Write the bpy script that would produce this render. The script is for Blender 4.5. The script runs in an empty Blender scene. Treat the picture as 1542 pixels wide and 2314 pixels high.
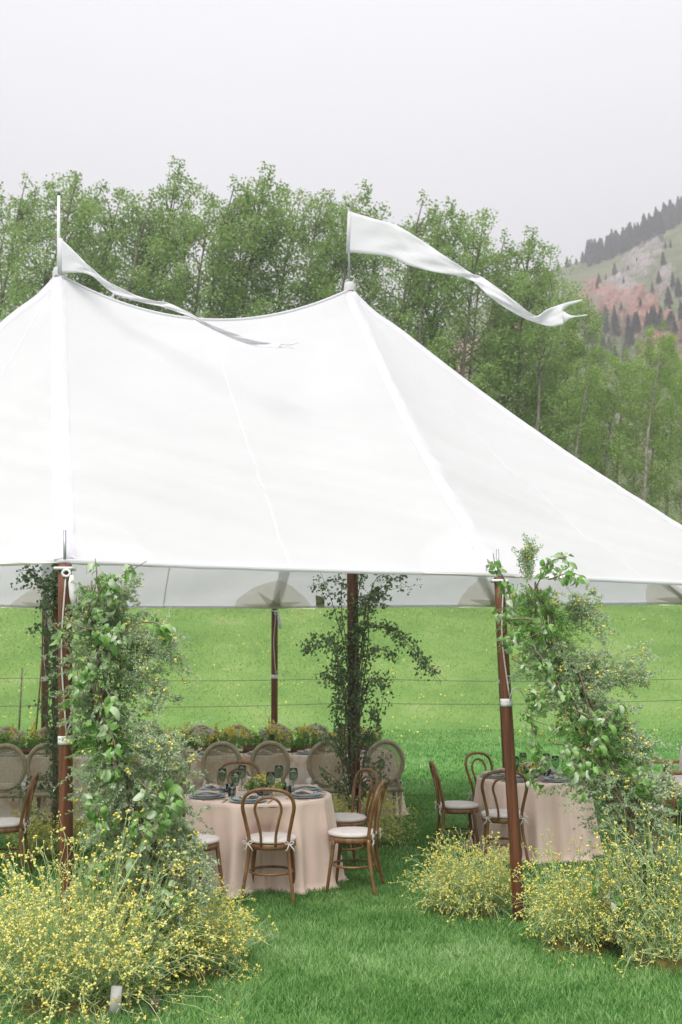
import bpy, math, random
import numpy as np
from mathutils import Vector, Matrix, noise
from mathutils.bvhtree import BVHTree

rng = np.random.default_rng(7)
random.seed(7)
sc = bpy.context.scene
COL = sc.collection
R = math.radians

# ------------------------------------------------------------------ camera
CAM_H, FPX, CX, CY = 1.9, 2250.0, 771.0, 1157.0
PITCH = math.atan((1500 - CY) / FPX)
cam_d = bpy.data.cameras.new('camera')
cam = bpy.data.objects.new('camera', cam_d)
COL.objects.link(cam)
cam.location = (0, 0, CAM_H)
cam.rotation_euler = (math.pi / 2 + PITCH, 0, 0)
cam_d.sensor_fit = 'HORIZONTAL'
cam_d.sensor_width = 24.0
cam_d.lens = FPX / 1542.0 * 24.0
cam_d.clip_start = 0.1
cam_d.clip_end = 5000
cam_d.dof.use_dof = True
cam_d.dof.focus_distance = 7.4
cam_d.dof.aperture_fstop = 3.2
sc.camera = cam

# ------------------------------------------------------------------ sky, sun, exposure
SUN_EL, SUN_AZ = R(58), R(200)          # soft overcast sun, behind and left of the camera
world = bpy.data.worlds.new('World')
sc.world = world
world.use_nodes = True
nt = world.node_tree
nt.nodes.clear()
w_out = nt.nodes.new('ShaderNodeOutputWorld')
w_bg = nt.nodes.new('ShaderNodeBackground')
w_sky = nt.nodes.new('ShaderNodeTexSky')
w_sky.sky_type = 'NISHITA'
w_sky.sun_disc = False
w_sky.sun_elevation = SUN_EL
w_sky.sun_rotation = SUN_AZ
w_sky.dust_density = 6.0
w_sky.air_density = 1.0
w_tc = nt.nodes.new('ShaderNodeTexCoord')
w_sep = nt.nodes.new('ShaderNodeSeparateXYZ')
nt.links.new(w_tc.outputs['Generated'], w_sep.inputs[0])
w_max = nt.nodes.new('ShaderNodeMath'); w_max.operation = 'MAXIMUM'; w_max.inputs[1].default_value = 0.0
nt.links.new(w_sep.outputs['Z'], w_max.inputs[0])
# standard overcast sky: brighter overhead than at the horizon
w_mad = nt.nodes.new('ShaderNodeMath'); w_mad.operation = 'MULTIPLY_ADD'
w_mad.inputs[1].default_value = 4.4; w_mad.inputs[2].default_value = 5.7
nt.links.new(w_max.outputs[0], w_mad.inputs[0])
w_nz = nt.nodes.new('ShaderNodeTexNoise'); w_nz.inputs['Scale'].default_value = 1.6; w_nz.inputs['Detail'].default_value = 4.0
nt.links.new(w_tc.outputs['Generated'], w_nz.inputs['Vector'])
w_nm = nt.nodes.new('ShaderNodeMath'); w_nm.operation = 'MULTIPLY_ADD'
w_nm.inputs[1].default_value = 0.16; w_nm.inputs[2].default_value = 0.92
nt.links.new(w_nz.outputs['Fac'], w_nm.inputs[0])
w_mul = nt.nodes.new('ShaderNodeMath'); w_mul.operation = 'MULTIPLY'
nt.links.new(w_mad.outputs[0], w_mul.inputs[0]); nt.links.new(w_nm.outputs[0], w_mul.inputs[1])
w_col = nt.nodes.new('ShaderNodeCombineColor')
for i, k in enumerate((0.985, 0.971, 1.0)):
    m = nt.nodes.new('ShaderNodeMath'); m.operation = 'MULTIPLY'; m.inputs[1].default_value = k
    nt.links.new(w_mul.outputs[0], m.inputs[0]); nt.links.new(m.outputs[0], w_col.inputs[i])
w_mix = nt.nodes.new('ShaderNodeMix'); w_mix.data_type = 'RGBA'
w_mix.inputs['Factor'].default_value = 0.94
nt.links.new(w_sky.outputs['Color'], w_mix.inputs['A'])
nt.links.new(w_col.outputs['Color'], w_mix.inputs['B'])
nt.links.new(w_mix.outputs['Result'], w_bg.inputs['Color'])
w_bg.inputs['Strength'].default_value = 0.05
nt.links.new(w_bg.outputs[0], w_out.inputs['Surface'])

sun_d = bpy.data.lights.new('sun', 'SUN')
sun_d.energy = 1.5
sun_d.angle = R(36)
sun_d.color = (1.0, 0.975, 0.94)
sun = bpy.data.objects.new('sun', sun_d)
COL.objects.link(sun)
# direction towards the sun: azimuth measured from +Y
sdir = Vector((math.sin(SUN_AZ) * math.cos(SUN_EL), math.cos(SUN_AZ) * math.cos(SUN_EL), math.sin(SUN_EL)))
sun.rotation_euler = sdir.to_track_quat('Z', 'Y').to_euler()
sun.location = (0, -20, 40)

sc.view_settings.view_transform = 'Standard'
sc.view_settings.look = 'None'
sc.view_settings.exposure = 1.58
sc.view_settings.gamma = 1.0
sc.view_settings.use_curve_mapping = False
sc.render.engine = 'CYCLES'
sc.cycles.use_denoising = True
sc.cycles.max_bounces = 8
sc.cycles.transparent_max_bounces = 8
sc.cycles.diffuse_bounces = 4
sc.cycles.volume_bounces = 0

# ------------------------------------------------------------------ helpers
def at(px, py, Y):
    dx, dy = (px - CX) / FPX, (CY - py) / FPX
    y = math.cos(PITCH) - math.sin(PITCH) * dy
    z = math.sin(PITCH) + math.cos(PITCH) * dy
    t = Y / y
    return Vector((dx * t, Y, CAM_H + z * t))

def ground_z(x, y):
    g = 0.0
    if y > 11: g += 0.018 * (y - 11)
    if y > 22:
        q = min(y, 50) - 22
        g += 0.25 * q * q / (q + 7.0)
        if y > 50: g += .09 * (y - 50)
    g += 0.10 * noise.noise(Vector((x * 0.07, y * 0.09, 3.1))) * min(1, max(0, (y - 16) / 12))
    g += 0.6 * noise.noise(Vector((x * 0.018, y * 0.02, 9.1))) * min(1, max(0, (y - 24) / 30))
    return g

def gpt(px, Y, z=0.0):
    """ground point seen at column px at distance Y"""
    p = at(px, 1500, Y)
    for _ in range(3):
        gz = ground_z(p.x, Y)
        dep = Y * math.cos(PITCH) + (gz - CAM_H) * math.sin(PITCH)
        p.x = (px - CX) / FPX * dep
    return Vector((p.x, Y, ground_z(p.x, Y) + z))

class MB:
    """collects geometry as numpy arrays"""
    def __init__(s): s.V = []; s.T = []; s.Q = []; s.n = 0; s.A = []
    def add(s, V, T=None, Q=None, tint=0.5):
        V = np.asarray(V, float).reshape(-1, 3)
        s.V.append(V)
        t = np.asarray(tint, float)
        s.A.append(np.full(len(V), float(t)) if t.ndim == 0 else t)
        if T is not None and len(T): s.T.append(np.asarray(T, int).reshape(-1, 3) + s.n)
        if Q is not None and len(Q): s.Q.append(np.asarray(Q, int).reshape(-1, 4) + s.n)
        s.n += len(V)
        return s
    def addmb(s, o, M=None, tint=None):
        for V in [np.concatenate(o.V)]:
            if M is not None:
                m = np.array(M); V = V @ m[:3, :3].T + m[:3, 3]
            s.add(V, np.concatenate(o.T) if o.T else None, np.concatenate(o.Q) if o.Q else None,
                  np.concatenate(o.A) if tint is None else tint)
        return s
    def mesh(s, name, mat, smooth=True):
        me = bpy.data.meshes.new(name)
        V = np.concatenate(s.V) if s.V else np.zeros((0, 3))
        T = np.concatenate(s.T) if s.T else np.zeros((0, 3), int)
        Q = np.concatenate(s.Q) if s.Q else np.zeros((0, 4), int)
        me.vertices.add(len(V)); me.vertices.foreach_set('co', V.astype(np.float32).ravel())
        nl = T.size + Q.size
        me.loops.add(nl); me.loops.foreach_set('vertex_index', np.concatenate([T.ravel(), Q.ravel()]).astype(np.int32))
        npoly = len(T) + len(Q)
        me.polygons.add(npoly)
        st = np.concatenate([np.arange(len(T)) * 3, T.size + np.arange(len(Q)) * 4]).astype(np.int32)
        me.polygons.foreach_set('loop_start', st)
        me.polygons.foreach_set('use_smooth', np.full(npoly, smooth))
        a = me.attributes.new('tint', 'FLOAT', 'POINT')
        a.data.foreach_set('value', np.concatenate(s.A).astype(np.float32) if s.A else np.zeros(0, np.float32))
        me.update(calc_edges=True)
        me.validate()
        if mat: me.materials.append(mat)
        return me
    def obj(s, name, mat, parent=None, smooth=True, **kw):
        return link(name, s.mesh(name, mat, smooth), parent, **kw)

def link(name, me, parent=None, loc=None, rotz=0.0, label=None, cat=None, group=None, kind=None, M=None):
    o = bpy.data.objects.new(name, me)
    COL.objects.link(o)
    if parent: o.parent = parent
    if M is not None: o.matrix_basis = M
    else:
        if loc is not None: o.location = loc
        if rotz: o.rotation_euler = (0, 0, rotz)
    tag(o, label, cat, group, kind)
    return o

def tag(o, label=None, cat=None, group=None, kind=None):
    if label: o['label'] = label
    if cat: o['category'] = cat
    if group: o['group'] = group
    if kind: o['kind'] = kind
    return o

def thing(name, label, cat, loc=(0, 0, 0), rotz=0.0, group=None):
    o = bpy.data.objects.new(name, None)
    COL.objects.link(o)
    o.empty_display_size = 0.1
    o.location = loc
    o.rotation_euler = (0, 0, rotz)
    return tag(o, label, cat, group)

def spline(pts, n):
    P = np.asarray([tuple(p) for p in pts], float)
    if len(P) < 3:
        t = np.linspace(0, 1, n)[:, None]
        return P[0] * (1 - t) + P[-1] * t
    P = np.vstack([2 * P[0] - P[1], P, 2 * P[-1] - P[-2]])
    m = len(P) - 3
    out = []
    for u in np.linspace(0, m, n):
        i = min(int(u), m - 1); t = u - i
        a, b, c, d = P[i], P[i + 1], P[i + 2], P[i + 3]
        out.append(0.5 * (2 * b + (c - a) * t + (2 * a - 5 * b + 4 * c - d) * t * t + (3 * b - a - 3 * c + d) * t ** 3))
    return np.array(out)

def tube(mb, pts, r, n=8, cap=True, tint=0.5, closed=False, sq=None):
    P = np.asarray([tuple(p) for p in pts], float)
    m = len(P)
    r = np.full(m, r) if np.ndim(r) == 0 else np.asarray(r, float)
    if closed:
        T = np.roll(P, -1, 0) - np.roll(P, 1, 0)
    else:
        T = np.gradient(P, axis=0)
    T /= np.linalg.norm(T, axis=1)[:, None] + 1e-12
    up = np.array([0, 0, 1.0]) if abs(T[0][2]) < 0.9 else np.array([1.0, 0, 0])
    U = np.zeros_like(P); W = np.zeros_like(P)
    u = np.cross(T[0], up); u /= np.linalg.norm(u)
    for i in range(m):
        u = u - T[i] * np.dot(u, T[i]); u /= np.linalg.norm(u) + 1e-12
        U[i] = u; W[i] = np.cross(T[i], u)
    a = np.linspace(0, 2 * math.pi, n, endpoint=False)
    V = P[:, None, :] + r[:, None, None] * (np.cos(a)[None, :, None] * U[:, None, :] + np.sin(a)[None, :, None] * W[:, None, :])
    idx = np.arange(m * n).reshape(m, n)
    rows = idx if not closed else np.vstack([idx, idx[:1]])
    A, B = rows[:-1], rows[1:]
    Q = np.stack([A, np.roll(A, -1, 1), np.roll(B, -1, 1), B], -1).reshape(-1, 4)
    V = V.reshape(-1, 3); Tt = []
    if cap and not closed:
        V = np.vstack([V, P[0], P[-1]])
        k = m * n
        for j in range(n):
            Tt.append((k, (j + 1) % n, j)); Tt.append((k + 1, idx[-1, j], idx[-1, (j + 1) % n]))
    mb.add(V, Tt, Q, tint)
    return mb

def lathe(mb, prof, n=24, c=(0, 0, 0), tint=0.5, sx=1, sy=1):
    prof = np.asarray(prof, float); m = len(prof)
    a = np.linspace(0, 2 * math.pi, n, endpoint=False)
    V = np.stack([prof[:, 0, None] * np.cos(a) * sx + c[0], prof[:, 0, None] * np.sin(a) * sy + c[1],
                  np.repeat(prof[:, 1, None], n, 1) + c[2]], -1)
    idx = np.arange(m * n).reshape(m, n)
    A, B = idx[:-1], idx[1:]
    Q = np.stack([A, np.roll(A, -1, 1), np.roll(B, -1, 1), B], -1).reshape(-1, 4)
    mb.add(V, None, Q, tint)
    return mb

def box(mb, c, s, M=None, tint=0.5, bev=0.0):
    x, y, z = [v / 2 for v in s]
    if bev <= 0:
        V = np.array([(i, j, k) for k in (-z, z) for j in (-y, y) for i in (-x, x)], float)
        Q = [(0, 2, 3, 1), (4, 5, 7, 6), (0, 1, 5, 4), (2, 6, 7, 3), (0, 4, 6, 2), (1, 3, 7, 5)]
    else:   # rounded box as stacked rounded-rectangle rings
        rings = []
        prof = [(-z, bev), (-z + bev * .3, bev * .3), (-z + bev, 0), (z - bev, 0), (z - bev * .3, bev * .3), (z, bev)]
        for zz, ins in prof:
            ring = []
            for cx, cy, a0 in ((1, 1, 0), (-1, 1, 90), (-1, -1, 180), (1, -1, 270)):
                for da in (0, 30, 60, 90):
                    a = R(a0 + da)
                    ring.append((cx * (x - bev) + (bev - ins) * math.cos(a), cy * (y - bev) + (bev - ins) * math.sin(a), zz))
            rings.append(ring)
        V = np.array(rings).reshape(-1, 3); n = 16
        idx = np.arange(len(V)).reshape(-1, n)
        A, B = idx[:-1], idx[1:]
        Q = np.stack([A, np.roll(A, -1, 1), np.roll(B, -1, 1), B], -1).reshape(-1, 4).tolist()
        for k in range(1, n // 2):
            i0, i1, i2, i3 = k - 1, k, n - 1 - k, (n - k) % n
            Q.append((i0 if k > 1 else 0, n - k if k > 1 else n - 1, n - 1 - k, k)) if False else None
        V = np.vstack([V, [(0, 0, -z)], [(0, 0, z)]])
        kb, kt = len(V) - 2, len(V) - 1
        Tt = []
        for j in range(n):
            Tt.append((kb, (j + 1) % n, j)); Tt.append((kt, idx[-1, j], idx[-1, (j + 1) % n]))
        Q = np.array(Q)
    V = np.asarray(V, float)
    if M is not None:
        m = np.array(M.to_3x3()); V = V @ m.T
    V = V + np.asarray(c, float)
    mb.add(V, Tt if bev > 0 else None, Q, tint)
    return mb

_ico = None
def ico():
    global _ico
    if _ico is None:
        p = (1 + 5 ** .5) / 2
        V = np.array([(-1, p, 0), (1, p, 0), (-1, -p, 0), (1, -p, 0), (0, -1, p), (0, 1, p), (0, -1, -p), (0, 1, -p), (p, 0, -1), (p, 0, 1), (-p, 0, -1), (-p, 0, 1)])
        V /= np.linalg.norm(V[0])
        T = np.array([(0, 11, 5), (0, 5, 1), (0, 1, 7), (0, 7, 10), (0, 10, 11), (1, 5, 9), (5, 11, 4), (11, 10, 2), (10, 7, 6), (7, 1, 8), (3, 9, 4), (3, 4, 2), (3, 2, 6), (3, 6, 8), (3, 8, 9), (4, 9, 5), (2, 4, 11), (6, 2, 10), (8, 6, 7), (9, 8, 1)])
        _ico = (V, T)
    return _ico

def balls(mb, P, r, tint=None, jitter=0.25, rg=None):
    """many small icosahedra at points P"""
    rg = rg or rng
    P = np.asarray(P, float); N = len(P)
    if N == 0: return mb
    V, T = ico()
    r = np.full(N, r) if np.ndim(r) == 0 else np.asarray(r)
    J = 1 + jitter * rg.uniform(-1, 1, (N, 12, 1))
    sq = 1 + 0.25 * rg.uniform(-1, 1, (N, 1, 3))
    VV = P[:, None, :] + V[None] * r[:, None, None] * J * sq
    TT = T[None] + (np.arange(N) * 12)[:, None, None]
    tt = np.repeat(rg.uniform(0, 1, N) if tint is None else tint, 12)
    mb.add(VV.reshape(-1, 3), TT.reshape(-1, 3), None, tt)
    return mb

def norm(v): return v / (np.linalg.norm(v, axis=-1, keepdims=True) + 1e-9)

def leaves(mb, P, D, N_, L, W, fold=0.25, tint=None, rg=None):
    """many folded diamond leaves: base P, direction D, normal-ish N_, length L, width W"""
    rg = rg or rng
    P = np.asarray(P, float); n = len(P)
    if n == 0: return mb
    D = norm(np.asarray(D, float)); S = norm(np.cross(D, np.asarray(N_, float))); Nn = np.cross(S, D)
    L = np.broadcast_to(L, n)[:, None]; W = np.broadcast_to(W, n)[:, None]
    a = P; b = P + D * L * .45 + S * W * .5 + Nn * W * fold; c = P + D * L * 1.0 - Nn * L * .12; d = P + D * L * .45 - S * W * .5 + Nn * W * fold
    V = np.stack([a, b, c, d], 1).reshape(-1, 3)
    k = np.arange(n)[:, None] * 4
    T = np.concatenate([k + np.array([[0, 1, 2]]), k + np.array([[0, 2, 3]])], 0)
    t = rg.uniform(0, 1, n) if tint is None else np.broadcast_to(tint, n)
    mb.add(V, T, None, np.repeat(t, 4))
    return mb

def ribbons(mb, PTS, w, tint=None, rg=None):
    """many thin triangular-section stems: PTS (n,m,3), width w (n,) or scalar, tapering"""
    rg = rg or rng
    PTS = np.asarray(PTS, float); n, m, _ = PTS.shape
    if n == 0: return mb
    T = np.gradient(PTS, axis=1); T = norm(T)
    ref = norm(rg.normal(size=(n, 1, 3)))
    U = norm(np.cross(T, ref)); Wv = np.cross(T, U)
    w = np.broadcast_to(np.asarray(w, float), n)
    rad = w[:, None] * np.linspace(1.0, 0.6, m)[None] * .5
    V = []
    for a in (0, 2.094, 4.189):
        V.append(PTS + rad[..., None] * (math.cos(a) * U + math.sin(a) * Wv))
    V = np.stack(V, 2)                      # n,m,3(side),3
    idx = np.arange(n * m * 3).reshape(n, m, 3)
    A = idx[:, :-1]; B = idx[:, 1:]
    Q = np.stack([A, np.roll(A, -1, 2), np.roll(B, -1, 2), B], -1).reshape(-1, 4)
    t = rg.uniform(0, 1, n) if tint is None else np.broadcast_to(tint, n)
    mb.add(V.reshape(-1, 3), None, Q, np.repeat(t, m * 3))
    return mb

# ------------------------------------------------------------------ materials
def _nodes(name):
    m = bpy.data.materials.new(name); m.use_nodes = True
    t = m.node_tree; t.nodes.clear()
    return m, t, t.nodes.new('ShaderNodeOutputMaterial')

def ramp(t, fac, cols):
    r = t.nodes.new('ShaderNodeValToRGB')
    el = r.color_ramp.elements
    while len(el) > len(cols): el.remove(el[-1])
    while len(el) < len(cols): el.new(0.5)
    for i, (p, c) in enumerate(cols):
        el[i].position = p; el[i].color = (*c, 1)
    t.links.new(fac, r.inputs['Fac'])
    return r.outputs['Color']

def mat(name, c1, c2=None, rough=0.6, scale=8.0, stretch=(1, 1, 1), bump=0.0, bscale=None, metallic=0.0, detail=5.0, spec=0.3, sheen=0.0, c3=None, lo=0.35, hi=0.65):
    m, t, out = _nodes(name)
    b = t.nodes.new('ShaderNodeBsdfPrincipled')
    tc = t.nodes.new('ShaderNodeTexCoord')
    mp = t.nodes.new('ShaderNodeMapping'); mp.inputs['Scale'].default_value = stretch
    t.links.new(tc.outputs['Object'], mp.inputs['Vector'])
    nz = t.nodes.new('ShaderNodeTexNoise'); nz.inputs['Scale'].default_value = scale; nz.inputs['Detail'].default_value = detail
    t.links.new(mp.outputs[0], nz.inputs['Vector'])
    c2 = c2 or tuple(v * .8 for v in c1)
    cols = [(lo, c1), (hi, c2)] if c3 is None else [(lo, c1), ((lo + hi) / 2, c3), (hi, c2)]
    t.links.new(ramp(t, nz.outputs['Fac'], cols), b.inputs['Base Color'])
    b.inputs['Roughness'].default_value = rough
    b.inputs['Metallic'].default_value = metallic
    b.inputs['Specular IOR Level'].default_value = spec
    if sheen: b.inputs['Sheen Weight'].default_value = sheen
    if bump:
        n2 = t.nodes.new('ShaderNodeTexNoise'); n2.inputs['Scale'].default_value = bscale or scale * 4; n2.inputs['Detail'].default_value = 4
        t.links.new(mp.outputs[0], n2.inputs['Vector'])
        bp = t.nodes.new('ShaderNodeBump'); bp.inputs['Strength'].default_value = bump; bp.inputs['Distance'].default_value = 0.01
        t.links.new(n2.outputs['Fac'], bp.inputs['Height']); t.links.new(bp.outputs[0], b.inputs['Normal'])
    t.links.new(b.outputs[0], out.inputs['Surface'])
    return m

def leafmat(name, cols, trans=0.35, rough=0.5, spec=0.25, objrand=False, back=None):
    """foliage: colour from the per-leaf tint attribute (or object random), part of the light shines through"""
    m, t, out = _nodes(name)
    if objrand:
        oi = t.nodes.new('ShaderNodeObjectInfo'); fac = oi.outputs['Random']
    else:
        at_ = t.nodes.new('ShaderNodeAttribute'); at_.attribute_name = 'tint'; fac = at_.outputs['Fac']
    n = len(cols)
    col = ramp(t, fac, [(i / max(1, n - 1), c) for i, c in enumerate(cols)])
    b = t.nodes.new('ShaderNodeBsdfPrincipled')
    if back:
        g = t.nodes.new('ShaderNodeNewGeometry'); mx = t.nodes.new('ShaderNodeMix'); mx.data_type = 'RGBA'
        t.links.new(g.outputs['Backfacing'], mx.inputs['Factor'])
        t.links.new(col, mx.inputs['A']); mx.inputs['B'].default_value = (*back, 1)
        col = mx.outputs['Result']
    t.links.new(col, b.inputs['Base Color'])
    b.inputs['Roughness'].default_value = rough; b.inputs['Specular IOR Level'].default_value = spec
    tr = t.nodes.new('ShaderNodeBsdfTranslucent'); t.links.new(col, tr.inputs['Color'])
    mx = t.nodes.new('ShaderNodeMixShader'); mx.inputs[0].default_value = trans
    t.links.new(b.outputs[0], mx.inputs[1]); t.links.new(tr.outputs[0], mx.inputs[2])
    t.links.new(mx.outputs[0], out.inputs['Surface'])
    return m

def clothmat(name, c, trans=0.3, rough=0.8, weave=0.0, var=0.03):
    m, t, out = _nodes(name)
    tc = t.nodes.new('ShaderNodeTexCoord')
    nz = t.nodes.new('ShaderNodeTexNoise'); nz.inputs['Scale'].default_value = 1.3; nz.inputs['Detail'].default_value = 6
    t.links.new(tc.outputs['Object'], nz.inputs['Vector'])
    col = ramp(t, nz.outputs['Fac'], [(0.3, tuple(v * (1 - var) for v in c)), (0.7, c)])
    b = t.nodes.new('ShaderNodeBsdfPrincipled'); b.inputs['Roughness'].default_value = rough; b.inputs['Specular IOR Level'].default_value = 0.1
    t.links.new(col, b.inputs['Base Color'])
    tr = t.nodes.new('ShaderNodeBsdfTranslucent'); t.links.new(col, tr.inputs['Color'])
    if weave:
        hs = []
        for st in ((420, 420, 14), (14, 14, 420)):
            mp = t.nodes.new('ShaderNodeMapping'); mp.inputs['Scale'].default_value = tuple(v / 10 for v in st)
            t.links.new(tc.outputs['Object'], mp.inputs['Vector'])
            n2 = t.nodes.new('ShaderNodeTexNoise'); n2.inputs['Scale'].default_value = 4.0; n2.inputs['Detail'].default_value = 2
            t.links.new(mp.outputs[0], n2.inputs['Vector']); hs.append(n2.outputs['Fac'])
        ad = t.nodes.new('ShaderNodeMath'); t.links.new(hs[0], ad.inputs[0]); t.links.new(hs[1], ad.inputs[1])
        bp = t.nodes.new('ShaderNodeBump'); bp.inputs['Strength'].default_value = weave; bp.inputs['Distance'].default_value = 0.004
        t.links.new(ad.outputs[0], bp.inputs['Height']); t.links.new(bp.outputs[0], b.inputs['Normal'])
    mx = t.nodes.new('ShaderNodeMixShader'); mx.inputs[0].default_value = trans
    t.links.new(b.outputs[0], mx.inputs[1]); t.links.new(tr.outputs[0], mx.inputs[2])
    t.links.new(mx.outputs[0], out.inputs['Surface'])
    return m

M = {}
M['sail'] = clothmat('sailcloth', (.80, .788, .83), trans=.45, weave=.3, var=.05)
M['sail_band'] = clothmat('sailcloth_band', (.80, .788, .83), trans=.447, weave=.25)
M['sail_patch'] = clothmat('sailcloth_patch', (.92, .88, .83), trans=.72)
M['sail_star'] = clothmat('sailcloth_star', (.78, .77, .68), trans=.68)
M['flag'] = clothmat('flag_cloth', (.86, .84, .89), trans=.5, weave=.2)
M['pole'] = mat('stained_pole', (.175, .062, .030), (.085, .030, .016), rough=.45, scale=5, stretch=(9, 9, .35), bump=.15, spec=.4)
M['steel'] = mat('galvanised', (.42, .44, .47), (.33, .35, .38), rough=.4, metallic=.7, scale=30)
M['white_plastic'] = mat('white_plastic', (.74, .74, .76), (.66, .66, .69), rough=.4, scale=9)
M['tape'] = mat('white_tape', (.74, .72, .72), (.62, .60, .61), rough=.6, scale=20, bump=.2)
M['rope'] = mat('white_rope', (.66, .62, .60), (.52, .48, .46), rough=.8, scale=60, bump=.3)
M['strap'] = mat('tan_strap', (.42, .27, .15), (.32, .2, .11), rough=.8, scale=30)
M['bent'] = mat('bentwood', (.27, .135, .052), (.15, .07, .027), rough=.32, scale=7, stretch=(3, 3, 1), bump=.05, spec=.5)
M['cushion'] = mat('cream_cushion', (.74, .68, .65), (.66, .60, .57), rough=.9, scale=14, bump=.25, bscale=160, sheen=.2, spec=.1)
M['cane_frame'] = mat('limed_oak', (.43, .355, .25), (.33, .27, .19), rough=.5, scale=8, stretch=(4, 4, 1), bump=.1)
M['cane'] = mat('cane_weave', (.52, .43, .31), (.42, .34, .24), rough=.6, scale=25)
M['pink'] = mat('blush_cloth', (.86, .665, .575), (.79, .60, .52), rough=.95, scale=3, bump=.12, bscale=260, sheen=.25, spec=.05)
M['toile'] = mat('printed_cloth', (.74, .65, .57), (.56, .40, .26), rough=.9, scale=6.5, detail=7, bump=.1, bscale=150, c3=(.68, .57, .47), lo=.42, hi=.62, spec=.05)
M['plate'] = mat('grey_stoneware', (.52, .57, .59), (.43, .48, .50), rough=.35, scale=14, spec=.5)
M['charger'] = mat('slate_charger', (.38, .425, .445), (.31, .35, .365), rough=.45, scale=10, spec=.4)
M['napkin'] = mat('ivory_napkin', (.66, .57, .50), (.58, .49, .43), rough=.9, scale=12, bump=.2)
M['gold'] = mat('brass_cutlery', (.62, .47, .24), (.52, .38, .18), rough=.3, metallic=.9, scale=20)
M['white_petal'] = leafmat('white_petal', [(.74, .70, .58), (.80, .77, .70)], trans=.3)
M['yellow'] = leafmat('yellow_petal', [(.84, .71, .10), (.90, .80, .20), (.92, .85, .34)], trans=.28, rough=.6)
M['golden'] = leafmat('golden_petal', [(.74, .50, .02), (.84, .62, .05)], trans=.3, rough=.6)
M['pale_yellow'] = leafmat('pale_yellow_petal', [(.88, .76, .14), (.92, .83, .26), (.93, .88, .44)], trans=.28, rough=.6)
M['stem'] = leafmat('wiry_stem', [(.36, .53, .18), (.53, .67, .30), (.68, .78, .47)], trans=.25)
M['sprig'] = leafmat('grey_green_sprig', [(.20, .30, .13), (.35, .45, .26), (.54, .60, .45)], trans=.3)
M['fern'] = leafmat('bright_fern', [(.14, .32, .06), (.26, .45, .13)], trans=.35)
M['twig'] = mat('twig_bark', (.20, .155, .11), (.12, .09, .06), rough=.85, scale=40)
M['big_leaf'] = leafmat('vine_leaf', [(.10, .25, .05), (.21, .40, .09), (.33, .49, .20), (.46, .57, .36), (.58, .65, .50)], trans=.34, rough=.5, spec=.25, objrand=True)
M['vine_inner'] = leafmat('vine_inner_leaf', [(.10, .23, .05), (.20, .38, .09), (.33, .47, .20), (.46, .55, .36)], trans=.3, rough=.4)
M['dark_leaf'] = leafmat('birch_leaf', [(.10, .155, .08), (.16, .235, .12), (.24, .31, .17)], trans=.26, rough=.45)
M['moss'] = mat('moss', (.17, .13, .03), (.07, .085, .025), rough=.95, scale=22, bump=.8, bscale=60)
M['blade'] = leafmat('lawn_blade', [(.07, .19, .04), (.155, .32, .08), (.24, .42, .13), (.40, .54, .28)], trans=.38, rough=.5)
M['meadow_blade'] = leafmat('meadow_blade', [(.22, .37, .105), (.26, .41, .12), (.30, .44, .14)], trans=.25, rough=.6)
M['aspen'] = leafmat('aspen_leaf', [(.175, .28, .08), (.285, .41, .13), (.41, .53, .23)], trans=.42, rough=.45)
M['aspen_light'] = leafmat('young_aspen_leaf', [(.18, .29, .065), (.29, .425, .11), (.42, .54, .20)], trans=.42, rough=.45)
M['bark'] = mat('grey_bark', (.20, .18, .155), (.11, .095, .08), rough=.9, scale=3, stretch=(3, 3, .6), bump=.4)
M['pale_bark'] = mat('pale_bark', (.36, .33, .29), (.17, .145, .12), rough=.9, scale=3, stretch=(2, 2, 1.2), bump=.3)
M['conifer'] = leafmat('conifer_needles', [(.045, .065, .048), (.07, .092, .065), (.10, .12, .085)], trans=.1)
M['dead_conifer'] = leafmat('dead_conifer', [(.13, .10, .085), (.19, .15, .125)], trans=.05)
M['box_wood'] = mat('planter_wood', (.30, .185, .10), (.2, .12, .065), rough=.7, scale=6, stretch=(1, 6, 6), bump=.2)
M['fence_wire'] = mat('fence_wire', (.09, .085, .08), (.06, .055, .05), rough=.7, scale=20)
M['fence_post'] = mat('fence_post', (.16, .14, .11), (.09, .08, .06), rough=.9, scale=10, bump=.4)
M['teal'] = mat('green_velvet', (.010, .052, .042), (.006, .03, .026), rough=.85, scale=9, sheen=.6)
M['oak'] = mat('honey_oak', (.43, .235, .11), (.33, .17, .08), rough=.45, scale=6, stretch=(1, 8, 8))
M['white_board'] = mat('white_painted_board', (.70, .68, .68), (.58, .56, .56), rough=.7, scale=9, bump=.2)
M['label_print'] = mat('printed_label', (.60, .52, .38), (.12, .10, .09), rough=.7, scale=30, stretch=(.2, 1, 1))

def glassmat(name, c, rough=.03):
    m, t, out = _nodes(name)
    g = t.nodes.new('ShaderNodeBsdfPrincipled')
    g.inputs['Base Color'].default_value = (*c, 1); g.inputs['Roughness'].default_value = rough
    g.inputs['Transmission Weight'].default_value = 1.0; g.inputs['IOR'].default_value = 1.3
    nz = t.nodes.new('ShaderNodeTexNoise'); nz.inputs['Scale'].default_value = 12
    bp = t.nodes.new('ShaderNodeBump'); bp.inputs['Strength'].default_value = .04; bp.inputs['Distance'].default_value = .002
    t.links.new(nz.outputs['Fac'], bp.inputs['Height']); t.links.new(bp.outputs[0], g.inputs['Normal'])
    t.links.new(g.outputs[0], out.inputs['Surface'])
    return m
M['green_glass'] = glassmat('smoky_green_glass', (.60, .72, .60))
M['clear_glass'] = glassmat('ribbed_clear_glass', (.80, .86, .78), .08)

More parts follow.
